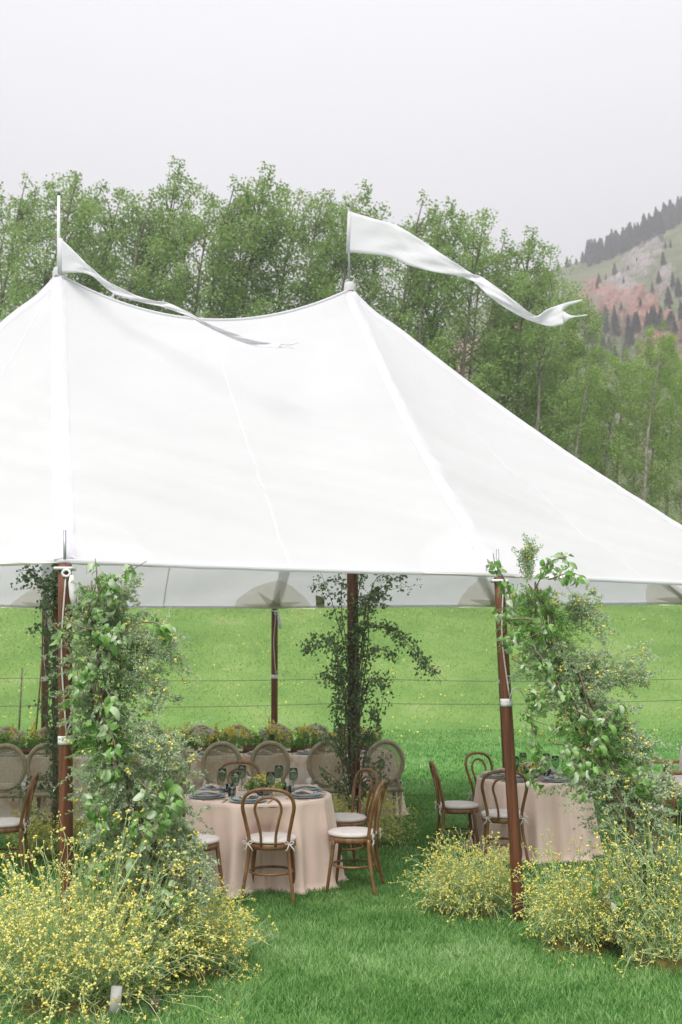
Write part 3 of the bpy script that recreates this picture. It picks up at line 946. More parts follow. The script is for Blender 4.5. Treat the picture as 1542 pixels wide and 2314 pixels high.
pole('side_pole', gnd(gpt(100, 14.6)), B0 - Vector((0, 0, .03)), .05, .05, pin=.3, tape=.62)
pole('side_pole', gnd(gpt(620, 15.2)), B1 - Vector((0, 0, .03)), .05, .05, pin=.3, tape=.62)
pole('side_pole', gnd(gpt(1147, 14.6)), E3 - Vector((0, 0, .03)), .05, .05, pin=.3, tape=.6)
for p in (E2, E1, W1, W2, W3):
    pole('side_pole', gnd(p), p - Vector((0, 0, .03)), .05, .05, pin=.3, tape=.6)
pole('centre_pole', gnd(gpt(803, 11.2)), C1 - Vector((0, 0, .05)), .068, .06, pin=0, tape=None, detail=False)
pole('centre_pole', gnd(gpt(134, 10.55)), C0 - Vector((0, 0, .05)), .068, .06, pin=0, tape=None, detail=False)
c1b = gpt(803, 11.2)
for zz in (1.42,):
    q = at(797, 1555, 11.2) - TO
    tube(MB(), [q + Vector((0, 0, d)) for d in (-.02, 0, .025)], .071, 14).obj('tape_wrap', M['tape'], tent)
# guy straps from the rear and end poles to the grass
for px0, py0, Y0, px1, py1, Y1 in ((103, 1400, 14.6, 72, 1665, 16.4),):
    a = at(px0, py0, Y0) - TO; b = gpt(px1, Y1) - TO
    tube(MB(), [a, b], .016, 5).obj('guy_strap', M['strap'], tent)
# sewn certificate label inside the rear panel
lp = at(724, 1348, 14.9)
lz = cz(lp.x, lp.y)
V = []
for j in range(3):
    for i in range(3):
        x = lp.x + (i - 1) * .065; y = lp.y - (j - 1) * .10
        V.append((x - TO.x, y - TO.y, cz(x, y) - .014))
MB().add(V, None, [(0, 1, 4, 3), (1, 2, 5, 4), (3, 4, 7, 6), (4, 5, 8, 7)]).obj('sewn_label', M['label_print'], tent)

# ------------------------------------------------------------------ pennant flags on the peaks
def pennant(label, base, top, sleeve, pairs, tips, dfun, amp, staff_mat, r=.014):
    t = thing('pennant_flag', label, 'flag', base)
    o = Vector(base)
    tube(MB(), [Vector((0, 0, -.15)), top - o], [r, r * .85], 8).obj('staff', staff_mat, t)
    tube(MB(), [top - o - Vector((0, 0, .01)), top - o + Vector((0, 0, .025))], r * .9, 8).obj('staff_cap', M['fence_wire'], t)
    n = len(pairs); m = 10
    top_s = spline([(a[0], a[1], 0) for a, b in pairs], 90); bot_s = spline([(b[0], b[1], 0) for a, b in pairs], 90)
    V = []
    for i in range(90):
        k = i / 89
        for j in range(m + 1):
            w = j / m
            x = top_s[i][0] * (1 - w) + bot_s[i][0] * w; y = top_s[i][1] * (1 - w) + bot_s[i][1] * w
            d = dfun(k) + amp * (math.sin(k * 15 + w * 1.6) * (.2 + k) * .6 + .35 * noise.noise(Vector((k * 9, w * 2, amp * 9)))) * min(1, k * 6)
            d += .012 * math.sin(k * 46 + w * 7 + 3 * noise.noise(Vector((k * 5, w * 3, 2)))) * min(1, k * 5)
            V.append(at(x, y, d) - o)
    idx = np.arange(90 * (m + 1)).reshape(90, m + 1)
    Q = np.stack([idx[:-1, :-1], idx[:-1, 1:], idx[1:, 1:], idx[1:, :-1]], -1).reshape(-1, 4)
    mb = MB().add([tuple(v) for v in V], None, Q)
    for tp in tips:                    # the two tails of the fork
        A, B, C = tp[0], tp[1], tp[2]
        sa = spline([(p[0], p[1], 0) for p in A], 12); sb = spline([(p[0], p[1], 0) for p in B], 12)
        V = []
        for i in range(12):
            for w in (0, .5, 1):
                V.append(at(*(sa[i][:2] * (1 - w) + sb[i][:2] * w), dfun(1) + amp * C * math.sin(i / 11 * 2)) - o)
        idx = np.arange(36).reshape(12, 3)
        mb.add([tuple(v) for v in V], None, np.stack([idx[:-1, :-1], idx[:-1, 1:], idx[1:, 1:], idx[1:, :-1]], -1).reshape(-1, 4))
    fl = mb.obj('cloth', M['flag'], t)
    so = fl.modifiers.new('thickness', 'SOLIDIFY'); so.thickness = .004
    a, b = sleeve
    tube(MB(), [at(*a, dfun(0)) - o, at(*b, dfun(0)) - o], r * 1.5, 8).obj('sleeve', M['flag'], t)
pr = [((790, 477), (787, 570)), ((840, 492), (828, 573)), ((895, 508), (885, 581)), ((945, 537), (925, 599)), ((1000, 574), (965, 610)), ((1045, 604), (1035, 624)), ((1072, 620), (1068, 634)), ((1090, 626), (1088, 652)), ((1125, 650), (1112, 674)),
      ((1163, 679), (1160, 706)), ((1208, 713), (1200, 725)), ((1238, 698), (1245, 737)), ((1272, 686), (1273, 732))]
pennant('long white forked pennant streaming clear against the trees', C1 + Vector((0, 0, .02)), at(788, 466, 11.2), ((790, 478), (786, 572)), pr,
        [(([(1272, 686), (1290, 681), (1317, 676)]), ([(1272, 704), (1285, 692), (1317, 679)]), 1), (([(1272, 702), (1295, 713), (1328, 710)]), ([(1273, 732), (1292, 718), (1328, 713)]), -1)],
        lambda k: 11.2 - .9 * k, .06, M['steel'])
pl_ = [((137, 538), (136, 617)), ((160, 560), (160, 616)), ((185, 585), (188, 617)), ((207, 606), (212, 626)), ((243, 635), (247, 656)), ((300, 664), (292, 676)), ((345, 678), (350, 689)), ((385, 686), (395, 703)), ((430, 708), (430, 717)), ((480, 734), (480, 744)), ((540, 757), (535, 769)), ((590, 772), (588, 783)), ((635, 775), (632, 786))]
pennant('limp white pennant trailing down across the tent roof', C0 + Vector((0, 0, .02)), at(133, 440, 10.5), ((136, 540), (136, 618)), pl_,
        [([(635, 775), (655, 777), (676, 772)], [(635, 780), (655, 780), (676, 774)], 1), ([(635, 780), (650, 781), (666, 788)], [(632, 786), (648, 784), (666, 789)], -1)],
        lambda k: 10.5 - 1.5 * k, .05, M['white_plastic'], r=.02)

# ------------------------------------------------------------------ chairs
def bentwood_meshes():
    d = {}
    def hoop(side_pts):
        L = [(-x, y, z) for x, y, z in side_pts]
        Rr = [(x, y, z) for x, y, z in side_pts[::-1]][1:]
        return spline(L + Rr, 46)
    d['back_hoop'] = tube(MB(), hoop([(.155, -.168, .44), (.165, -.178, .53), (.190, -.205, .65), (.208, -.228, .75), (.185, -.25, .835), (.115, -.265, .88), (0, -.27, .893)]), .0155, 9).mesh('back_hoop', M['bent'])
    d['inner_hoop'] = tube(MB(), hoop([(.058, -.196, .44), (.062, -.203, .53), (.085, -.216, .64), (.108, -.232, .73), (.088, -.243, .79), (.045, -.25, .82), (0, -.252, .828)]), .0115, 8).mesh('inner_hoop', M['bent'])
    d['rear_leg'] = tube(MB(), spline([(.155, -.168, .445), (.172, -.18, .28), (.215, -.235, -.01)], 10), np.linspace(.0165, .0135, 10), 9).mesh('leg', M['bent'])
    d['rear_leg2'] = tube(MB(), spline([(-.155, -.168, .445), (-.172, -.18, .28), (-.215, -.235, -.01)], 10), np.linspace(.0165, .0135, 10), 9).mesh('leg', M['bent'])
    d['front_leg'] = tube(MB(), spline([(.145, .13, .43), (.165, .15, .25), (.185, .185, -.01)], 8), np.linspace(.019, .0125, 8), 9).mesh('leg', M['bent'])
    d['front_leg2'] = tube(MB(), spline([(-.145, .13, .43), (-.165, .15, .25), (-.185, .185, -.01)], 8), np.linspace(.019, .0125, 8), 9).mesh('leg', M['bent'])
    d['seat_ring'] = lathe(MB(), [(0, .438), (.17, .438), (.172, .410), (.198, .408), (.206, .420), (.206, .445), (.198, .452), (0, .452)], 36).mesh('seat_ring', M['bent'])
    d['leg_ring'] = tube(MB(), [(math.cos(a) * .172, math.sin(a) * .172 - .005, .215) for a in np.linspace(0, 2 * math.pi, 36, endpoint=False)], .0105, 7, closed=True).mesh('leg_ring', M['bent'])
    d['cushion'] = lathe(MB(), [(0, .451), (.185, .4525), (.205, .460), (.210, .471), (.206, .482), (.188, .491), (.12, .497), (0, .499)], 36).mesh('cushion', M['cushion'])
    for sgn, nm in ((1, 'tie'), (-1, 'tie2')):
        mb = MB(); c = np.array([sgn * .168, -.20, .462])
        for ang, L in ((.5, .045), (2.6, .045)):
            u = np.array([math.cos(ang), 0, math.sin(ang) * .6])
            pts = [c, c + u * L * .6 + [0, -.01, .012], c + u * L + [0, -.012, 0], c + u * L * .6 + [0, -.008, -.012], c]
            tube(mb, spline(pts, 10), .0045, 5)
        for ang, L in ((-.9, .075), (-2.0, .065)):
            u = np.array([math.cos(ang), -.15, math.sin(ang)])
            tube(mb, spline([c, c + u * L * .5 + [.006, -.008, 0], c + u * L], 6), .0045, 5)
        d[nm] = mb.mesh('tie', M['cushion'])
    return d
BW = bentwood_meshes()
def bentwood(x, y, face, label, group=None):
    """face: direction the sitter looks, degrees from +Y, anticlockwise"""
    t = thing('bentwood_chair', label, 'chair', (x, y, ground_z(x, y) + .01), R(face), group)
    for k in ('back_hoop', 'inner_hoop', 'seat_ring', 'leg_ring'): link(k, BW[k], t)
    for k in ('rear_leg', 'rear_leg2', 'front_leg', 'front_leg2'): link('leg', BW[k], t)
    c = link('cushion', BW['cushion'], t)
    link('tie', BW['tie'], c); link('tie', BW['tie2'], c)
    return t
CHXY = []
def bchair(px, Y, face, label, group=None):
    g = gpt(px, Y); CHXY.append((g.x, g.y))
    return bentwood(g.x, g.y, face, label, group)
bchair(612, 8.50, -3, 'bentwood chair with its curved back to the open lawn, before the pink round table')
bchair(797, 8.78, 78, 'bentwood chair turned sideways to the pink table, tie bows hanging at its outer legs')
bchair(778, 9.6, 118, 'bentwood chair between the pink table and the vine-wrapped centre pole')
bchair(528, 10.2, 176, 'bentwood chair across the pink table, between table and oval-backed chairs')
bchair(436, 8.42, -52, 'bentwood chair at the pink table, half hidden by the tall leafy flower column')
bchair(2, 9.3, 100, 'bentwood chair at the picture edge next to the woven-back dining chairs')
bchair(1038, 10.45, -88, 'bentwood chair standing sideways on open lawn by the second pink table')
bchair(1122, 11.25, -140, 'bentwood chair behind the second pink table, back toward the meadow')
bchair(1140, 9.85, -4, 'bentwood chair right behind the front wooden tent pole, at second pink table')
bchair(1462, 10.3, 82, 'bentwood chair beside the cream lounge seat, seen over the yellow flowers')

def cane_meshes():
    d = {}
    tilt = R(9); cz0 = .72; cy0 = -.255
    def bp(x, z, o=0):   # point on the tilted back plane
        return (x, cy0 - (z - cz0) * math.sin(tilt) + o, cz0 + (z - cz0) * math.cos(tilt))
    A, B = .212, .245
    ring = [bp(A * math.cos(a), cz0 + B * math.sin(a) + (0.0)) for a in np.linspace(0, 2 * math.pi, 44, endpoint=False)]
    d['oval_frame'] = tube(MB(), ring, .027, 8, closed=True).mesh('oval_frame', M['cane_frame'])
    mb = MB(); a, b = A - .02, B - .02; st = .0195; w = .0028
    for k in range(-14, 15):
        x = k * st
        if abs(x) < a:
            h = b * math.sqrt(1 - (x / a) ** 2)
            mb.add([bp(x - w, cz0 - h, .002), bp(x + w, cz0 - h, .002), bp(x + w, cz0 + h, .002), bp(x - w, cz0 + h, .002)], None, [(0, 1, 2, 3)])
        z = k * st
        if abs(z) < b:
            h = a * math.sqrt(1 - (z / b) ** 2)
            mb.add([bp(-h, cz0 + z - w, -.001), bp(h, cz0 + z - w, -.001), bp(h, cz0 + z + w, -.001), bp(-h, cz0 + z + w, -.001)], None, [(0, 1, 2, 3)])
    for sg in (1, -1):       # diagonal strands
        for k in range(-18, 19):
            c = k * st * 1.41
            # line x*sg - z = c inside ellipse
            pts = []
            for u in np.linspace(-.35, .35, 71):
                x, z = u, sg * u - c
                if (x / a) ** 2 + (z / b) ** 2 < 1: pts.append((x, z))
            if len(pts) > 2:
                (x0, z0), (x1, z1) = pts[0], pts[-1]
                e = .0014
                mb.add([bp(x0 - e, cz0 + z0 + e * sg, .004), bp(x0 + e, cz0 + z0 - e * sg, .004), bp(x1 + e, cz0 + z1 - e * sg, .004), bp(x1 - e, cz0 + z1 + e * sg, .004)], None, [(0, 1, 2, 3)])
    d['cane_panel'] = mb.mesh('cane_panel', M['cane'], False)
    for s, nm in ((-1, 'back_post'), (1, 'back_post2')):
        d[nm] = tube(MB(), spline([(s * .17, -.215, .40), (s * .165, -.225, .47), bp(s * .155, .535), bp(s * .19, .62)], 10), [.024] * 10, 8).mesh('back_post', M['cane_frame'])
    d['seat_frame'] = box(MB(), (0, 0, .405), (.47, .46, .07), bev=.03).mesh('seat_frame', M['cane_frame'])
    d['seat_cushion'] = box(MB(), (0, .005, .468), (.45, .43, .075), bev=.036).mesh('seat_cushion', M['cushion'])
    prof = [(.012, -.01), (.014, 0), (.020, .20), (.024, .29), (.028, .305), (.022, .315), (.029, .33), (.030, .38)]
    d['leg'] = lathe(MB(), prof, 12).mesh('leg', M['cane_frame'])
    return d
CN = cane_meshes()
def cane_chair(x, y, face, label, group):
    t = thing('cane_back_chair', label, 'chair', (x, y, ground_z(x, y) + .005), R(face), group)
    of = link('oval_frame', CN['oval_frame'], t)
    link('cane_panel', CN['cane_panel'], t); link('back_post', CN['back_post'], t); link('back_post', CN['back_post2'], t)
    link('seat_frame', CN['seat_frame'], t); link('seat_cushion', CN['seat_cushion'], t)
    for sx, sy in ((-1, -1), (1, -1), (-1, 1), (1, 1)):
        o = link('leg', CN['leg'], t, loc=(sx * .185, sy * .18, 0))
        o.rotation_euler = (R(4 if sy < 0 else -2) * 1.0 * -1 if sy < 0 else R(0), 0, 0)
        if sy < 0: o.rotation_euler = (R(-6), 0, 0); o.location.y = -.215
    return t
LT_ROT = math.atan2(.45, 4.9)
def lt_y(px): return interp(px, [0, 900], [12.25, 12.75])     # front edge line of the long table
GF = 'oval cane-back chairs along the front of the long table'; LF = 'oval cane-back dining chair tucked in before the long printed-cloth table'
for px, lb in ((15, 'behind the edge bentwood chair'), (112, 'behind the pole with only a slim vine'), (292, 'mostly hidden by the tall leafy column'), (387, 'half hidden by sprays of the leafy column'),
               (500, 'behind the bentwood chair across the pink table'), (611, 'straight behind the pink table flowers'), (735, 'just before the vine-clad centre pole'), (864, 'at the table end past the vine-clad pole')):
    g = gpt(px, lt_y(px) - .42)
    cane_chair(g.x, g.y, math.degrees(LT_ROT) + random.uniform(-4, 4), 'oval cane-back chair before the long table, ' + lb, GF)
GBk = 'oval cane-back chairs on the far side of the long table'; LBk = 'oval cane-back chair on the meadow side of the long flower-lined table'
for px in (0, 97, 330, 448, 534, 626, 716, 800):
    g = gpt(px, lt_y(px) + 1.55)
    cane_chair(g.x, g.y, 180 + math.degrees(LT_ROT) + random.uniform(-4, 4), LBk, GBk)

# ------------------------------------------------------------------ tables, cloths
def round_table(cx, cy, Rr, z, tlabel, clabel, seed, gap_dirs=()):
    g = ground_z(cx, cy)
    gap_dirs = [(math.atan2(y - cy, x - cx), math.hypot(x - cx, y - cy)) for x, y in CHXY if math.hypot(x - cx, y - cy) < Rr + .6]
    t = thing('round_table', tlabel, 'table', (cx, cy, g))
    lathe(MB(), [(0, z - .035), (Rr - .03, z - .035), (Rr - .008, z - .028), (Rr - .008, z - .012), (0, z - .010)], 48).obj('tabletop', M['bent'], t)
    lathe(MB(), [(.30, 0), (.28, .03), (.06, .06), (.05, .4), (.05, z - .10), (.20, z - .04)], 20).obj('pedestal', M['bent'], t)
    n, m = 220, 30
    rg = np.random.default_rng(seed)
    ph = rg.uniform(0, 6.28, 8)
    fold = lambda a: .55 * math.sin(10 * a + ph[0] + 1.2 * math.sin(2 * a + ph[1])) + .3 * math.sin(17 * a + ph[2] + 1.5 * math.sin(3 * a)) + .25 * math.sin(29 * a + ph[3] + math.sin(5 * a + ph[4]))
    V = [(0, 0, z)]
    for i in range(6):
        rr = Rr * (i + 1) / 6 * .985
        for j in range(n):
            a = 2 * math.pi * j / n
            V.append((math.cos(a) * rr, math.sin(a) * rr, z + .0015 * noise.noise(Vector((math.cos(a) * rr * 6, math.sin(a) * rr * 6, seed)))))
    for i in range(m):
        k = i / (m - 1)
        for j in range(n):
            a = 2 * math.pi * j / n
            f = fold(a)
            push = sum(max(0, min(.26, Rr + .31 - gr)) * math.exp(-((((a - gd + math.pi) % (2 * math.pi)) - math.pi) / .30) ** 4) for gd, gr in gap_dirs)
            rr = Rr + .006 + .075 * k ** 1.1 + .085 * f * k ** .65 - push * min(1, k * 3.2)
            zz = z - .008 - (z - .004) * k
            if k > .93: rr += .035 * (k - .93) / .07
            if i == 0: zz = z - .004
            V.append((math.cos(a) * rr, math.sin(a) * rr, max(.006 + .006 * (1 + f), zz)))
    T = [(0, 1 + j, 1 + (j + 1) % n) for j in range(n)]
    idx = np.arange((6 + m) * n).reshape(6 + m, n) + 1
    A, B = idx[:-1], idx[1:]
    Q = np.stack([A, B, np.roll(B, -1, 1), np.roll(A, -1, 1)], -1).reshape(-1, 4)
    MB().add(V, T, Q).obj('tablecloth', M['pink'], loc=(cx, cy, g), label=clabel, cat='tablecloth')
    return g + z
TZ = .735
tA = gpt(580, 9.25); tB = gpt(1208, 10.6)
zA = round_table(tA.x, tA.y, .66, TZ, 'round table hidden under the floor-length pink cloth before the cane chairs', 'floor-length blush pink cloth on round table before the cane chairs', 3, gap_dirs=(-98, -22, 20, 92, 205))
zB = round_table(tB.x, tB.y, .56, TZ, 'round table hidden under pink cloth behind the front wooden pole', 'floor-length blush pink cloth on the round table behind the front wooden pole', 5, gap_dirs=(-135, 178, 130, -10))
def long_table():
    a = gpt(-190, lt_y(-190) + .0); b = gpt(893, 12.75)
    ax = Vector((b.x - a.x, b.y - a.y, 0)); L = ax.length; ax.normalize()
    n_ = Vector((-ax.y, ax.x, 0)); D = 1.05
    c = (a + b) / 2 + n_ * D / 2; rz = math.atan2(ax.y, ax.x)
    g = ground_z(c.x, c.y)
    t = thing('long_table', 'long banquet table under a tan printed cloth', 'table', (c.x, c.y, g), rz)
    box(MB(), (0, 0, TZ - .03), (L - .02, D - .02, .035)).obj('tabletop', M['bent'], t)
    for sx in (-1, 0, 1):
        for sy in (-1, 1):
            tube(MB(), [(sx * (L / 2 - .3), sy * (D / 2 - .15), -.08), (sx * (L / 2 - .3), sy * (D / 2 - .15), TZ - .04)], .025, 8).obj('leg', M['steel'], t)
    # cloth as concentric rounded rectangles: top then drop
    n = 420; m = 22
    def rect(u, hx, hy, r):
        per = 4 * (hx + hy); s = u * per
        for (x0, y0, x1, y1) in ((-hx, -hy, hx, -hy), (hx, -hy, hx, hy), (hx, hy, -hx, hy), (-hx, hy, -hx, -hy)):
            l = abs(x1 - x0) + abs(y1 - y0)
            if s <= l: return (x0 + (x1 - x0) * s / l, y0 + (y1 - y0) * s / l, (x1 - x0) / l, (y1 - y0) / l)
            s -= l
        return (-hx, -hy, 1, 0)
    V = []
    hx, hy = L / 2, D / 2
    for i in range(2):
        f = (.5, .998)[i]
        for j in range(n):
            x, y, dx, dy = rect(j / n, hx, hy, 0)
            V.append((x if i else x * .9, y if i else y * .2, TZ + .002))
    for i in range(m):
        k = i / (m - 1)
        for j in range(n):
            x, y, dx, dy = rect(j / n, hx, hy, 0)
            u = j / n * 2 * (hx + hy) * 2
            f = math.sin(u * 9 + 1.3 * math.sin(u * 2.1)) * .5 + .4 * math.sin(u * 17 + math.sin(u * 3.7))
            corner = math.exp(-((abs(abs(x) - hx) + abs(abs(y) - hy)) / .12) ** 2)
            o = .004 + (.05 + .11 * corner) * k + .022 * f * k ** .8
            if k > .94: o += .05 * (k - .94) / .06
            V.append((x + dy * o, y - dx * o, max(.01 + .006 * (1 + f), TZ - .006 - (TZ - .004) * k)))
    idx = np.arange((2 + m) * n).reshape(2 + m, n)
    A, B = idx[:-1], idx[1:]
    Q = np.stack([A, B, np.roll(B, -1, 1), np.roll(A, -1, 1)], -1).reshape(-1, 4)
    mb = MB().add(V, None, Q)
    mb.obj('tablecloth', M['toile'], loc=(c.x, c.y, g), rotz=rz, label='tan and cream printed cloth covering the long table', cat='tablecloth')
    box(MB(), (c.x, c.y, g + TZ - .004), (1, 1, .001))
    return c, rz, L, D, g + TZ + .003
LTC, LTR, LTL, LTD, zL = long_table()
def lt_pt(u, v, z=0):
    return Vector((LTC.x + math.cos(LTR) * u - math.sin(LTR) * v, LTC.y + math.sin(LTR) * u + math.cos(LTR) * v, zL + z))

# ------------------------------------------------------------------ tableware
TW = {}
TW['charger'] = lathe(MB(), [(0, 0), (.11, 0), (.155, .010), (.163, .014), (.160, .017), (.11, .008), (0, .007)], 32).mesh('charger_plate', M['charger'])
TW['plate'] = lathe(MB(), [(0, 0), (.08, 0), (.105, .004), (.128, .020), (.133, .026), (.129, .028), (.10, .012), (0, .009)], 32).mesh('dinner_plate', M['plate'])
TW['goblet_bowl'] = lathe(MB(), [(.001, .098), (.012, .101), (.030, .120), (.041, .150), (.042, .175), (.034, .225), (.032, .225), (.040, .175), (.039, .150), (.028, .122), (.010, .105), (.001, .103)], 20).mesh('bowl', M['green_glass'])
TW['goblet_stem'] = lathe(MB(), [(.001, 0), (.034, 0), (.035, .003), (.010, .008), (.005, .02), (.0045, .08), (.010, .0985), (.001, .0985)], 16).mesh('stem', M['green_glass'])
TW['tumbler'] = lathe(MB(), [(.001, 0), (.030, 0), (.033, .01), (.036, .08), (.034, .08), (.031, .012), (.001, .010)], 18).mesh('tumbler', M['clear_glass'])
def napkin_mesh():
    mb = MB(); V = []
    for i in range(13):
        for j in range(7):
            x = (i / 12 - .5) * .22; y = (j / 6 - .5) * (.085 - .03 * math.exp(-(x / .03) ** 2))
            V.append((x, y, .012 + .010 * math.cos(j * 2.1 + x * 20) + .012 * (1 - abs(j - 3) / 3)))
    idx = np.arange(91).reshape(13, 7)
    mb.add(V, None, np.stack([idx[:-1, :-1], idx[1:, :-1], idx[1:, 1:], idx[:-1, 1:]], -1).reshape(-1, 4))
    W = [(x, y, .0005) for x, y, z in V]
    mb.add(W, None, np.stack([idx[:-1, :-1], idx[:-1, 1:], idx[1:, 1:], idx[1:, :-1]], -1).reshape(-1, 4))
    return mb.mesh('napkin', M['napkin'])
TW['napkin'] = napkin_mesh()
mb = MB(); box(mb, (0, -.05, .003), (.010, .10, .004)); box(mb, (0, .02, .0032), (.006, .06, .003)); box(mb, (0, .06, .004), (.022, .03, .003))
for k in (-1, 0, 1): box(mb, (k * .008, .09, .004), (.004, .045, .003))
TW['fork'] = mb.mesh('fork', M['gold'])
mb = MB(); box(mb, (0, -.05, .003), (.012, .10, .005)); mb.add([(-.006, 0, .004), (.009, 0, .004), (.010, .08, .004), (.002, .12, .004), (-.006, .10, .004), (-.006, 0, .0015), (.009, 0, .0015), (.010, .08, .0015), (.002, .12, .0015), (-.006, .10, .0015)], [(0, 1, 4), (1, 2, 4), (2, 3, 4), (5, 9, 6), (6, 9, 7), (7, 9, 8)], [(0, 5, 6, 1), (1, 6, 7, 2), (2, 7, 8, 3), (3, 8, 9, 4), (4, 9, 5, 0)])
TW['knife'] = mb.mesh('knife', M['gold'])
def goblet(p, where):
    t = thing('wine_goblet', 'smoky green stemmed goblet on ' + where, 'goblet', p, 0, 'goblets on ' + where)
    link('bowl', TW['goblet_bowl'], t); link('stem', TW['goblet_stem'], t)
def setting(p, ang, where, full=True):
    """p: plate centre on the cloth, ang: direction from the sitter to the table centre"""
    c, s = math.cos(ang), math.sin(ang)
    def o(f, l, z=0): return (p.x + c * f - s * l, p.y + s * f + c * l, p.z + z)
    rz = ang - math.pi / 2
    link('charger_plate', TW['charger'], loc=o(0, 0, .001), label='wide dark grey charger plate on ' + where, cat='plate', group='charger plates on ' + where)
    link('dinner_plate', TW['plate'], loc=o(0, 0, .0075), label='grey stoneware dinner plate stacked on a charger on ' + where, cat='plate', group='dinner plates on ' + where)
    link('napkin', TW['napkin'], loc=o(.0, 0, .030), rotz=rz + 1.2, label='ivory gathered napkin laid on a grey plate on ' + where, cat='napkin', group='napkins on ' + where)
    link('fork', TW['fork'], loc=o(-.01, .20, .001), rotz=rz, label='small brass fork beside a plate on ' + where, cat='fork', group='forks on ' + where)
    link('knife', TW['knife'], loc=o(-.01, -.19, .001), rotz=rz, label='small brass knife beside a plate on ' + where, cat='knife', group='knives on ' + where)
    if full:
        goblet(o(.20, -.16), where)
        link('tumbler', TW['tumbler'], loc=o(.21, -.06), label='short clear glass tumbler on ' + where, cat='glass', group='tumblers on ' + where)
WA = 'the round table before the cane chairs'; WB = 'the round table behind the front pole'; WL = 'the long table'
for a in (-95, -22, 28, 92, 150, 207):
    d = R(a); setting(Vector((tA.x + math.cos(d) * .48, tA.y + math.sin(d) * .48, zA + .001)), d + math.pi, WA)
for a in (-125, 176, 128, 60, 0, -62):
    d = R(a); setting(Vector((tB.x + math.cos(d) * .385, tB.y + math.sin(d) * .385, zB + .001)), d + math.pi, WB)

# ------------------------------------------------------------------ flower arrangements
def sprig_geo(mbs, mbl, base, d, L, droop, nleaf, ll, lw, rg, sw=.004, curl=0.0):
    d = np.asarray(d, float); d /= np.linalg.norm(d)
    m = 9
    u = np.linspace(0, 1, m)[:, None]
    side = np.cross(d, rg.normal(size=3)); side /= np.linalg.norm(side) + 1e-9
    P = np.asarray(base) + d * L * u + np.array([0, 0, -1.0]) * droop * L * u ** 2 + side * L * .12 * np.sin(u * rg.uniform(2, 5)) + side * curl * L * u ** 2
    ribbons(mbs, P[None], sw, rg=rg)
    k = rg.uniform(.12, 1.0, nleaf)
    i = np.clip((k * (m - 1)).astype(int), 0, m - 2); f = (k * (m - 1) - i)[:, None]
    pos = P[i] * (1 - f) + P[i + 1] * f
    T = norm(P[i + 1] - P[i])
    out = norm(rg.normal(size=(nleaf, 3))); out = norm(out - T * (out * T).sum(1, keepdims=True))
    D = T * .6 + out * .8
    leaves(mbl, pos, D, rg.normal(size=(nleaf, 3)) + [0, 0, .8], ll * rg.uniform(.6, 1.3, nleaf), lw * rg.uniform(.7, 1.2, nleaf), tint=np.clip(rg.uniform(0, .45) + rg.uniform(0, .55, nleaf), 0, 1), rg=rg)
    return P
def bouquet(t, W, D, H, seed, spikes=2, whites=6, yellows=16, dens=26):
    rg = np.random.default_rng(seed)
    st, lf, ye, wh = MB(), MB(), MB(), MB()
    for _ in range(dens):
        b = (rg.uniform(-.5, .5) * W * .8, rg.uniform(-.5, .5) * D * .7, .03)
        d = (b[0] * 1.2 / W + rg.normal(0, .35), b[1] / D + rg.normal(0, .5), 1.0)
        sprig_geo(st, lf, b, d, H * rg.uniform(.6, 1.15), rg.uniform(.1, .5), 26, .030, .016, rg, .003)
    P = []
    for _ in range(yellows):
        c = np.array([rg.uniform(-.5, .5) * W, rg.uniform(-.5, .5) * D, H * rg.uniform(.45, .95)])
        P.append(c + rg.normal(0, .02, (13, 3)))
    for _ in range(spikes):
        c = np.array([rg.uniform(-.5, .5) * W, rg.uniform(-.4, .4) * D, H * .8])
        k = rg.uniform(0, 1, 34)
        P.append(c + np.stack([rg.normal(0, .016, 34) * (1.1 - k) + k * rg.normal(0, .02), rg.normal(0, .016, 34) * (1.1 - k), k * rg.uniform(.10, .19)], 1))
        ribbons(st, np.linspace(c * [1, 1, .1], c + [0, 0, .12], 4)[None], .004, rg=rg)
    balls(ye, np.concatenate(P), .011, rg=rg)
    for _ in range(whites):
        c = np.array([rg.uniform(-.5, .5) * W, rg.uniform(-.5, .5) * D, H * rg.uniform(.5, 1.05)])
        balls(wh, c + rg.normal(0, .014, (14, 3)), .014, rg=rg)
        ribbons(st, np.linspace(c * [1, 1, .1], c, 4)[None], .004, rg=rg)
    st.obj('stems', M['stem'], t, kind='stuff'); lf.obj('foliage', M['fern'], t, False, kind='stuff')
    ye.obj('yellow_blossoms', M['yellow'], t, kind='stuff'); wh.obj('white_blossoms', M['white_petal'], t, kind='stuff')
rg0 = np.random.default_rng(3)
GLB = 'flower boxes down the middle of the long table'
for i, u in enumerate(np.arange(-LTL / 2 + .35, LTL / 2 - .25, .62)):
    p = lt_pt(u, .08 + rg0.uniform(-.04, .04))
    t = thing('flower_box', 'low wooden box of yellow and white flowers on the long table', 'flower box', p, LTR, GLB)
    b = MB()
    for (cx, cy, sx, sy) in ((0, -.07, .44, .012), (0, .07, .44, .012), (-.214, 0, .012, .128), (.214, 0, .012, .128)):
        box(b, (cx, cy, .035), (sx, sy, .07))
    box(b, (0, 0, .006), (.42, .13, .01)); box(b, (0, 0, .045), (.41, .125, .02))
    b.obj('box', M['box_wood'], t)
    bouquet(t, .60, .22, .31, 200 + i, spikes=int(rg0.integers(0, 3)), whites=int(rg0.integers(5, 12)), yellows=int(rg0.integers(12, 26)), dens=64)
for i, u in enumerate(np.arange(-LTL / 2 + .4, LTL / 2 - .2, .61)):
    setting(lt_pt(u, -LTD / 2 + .22, .001), LTR + math.pi / 2, WL, full=(i % 2 == 0))
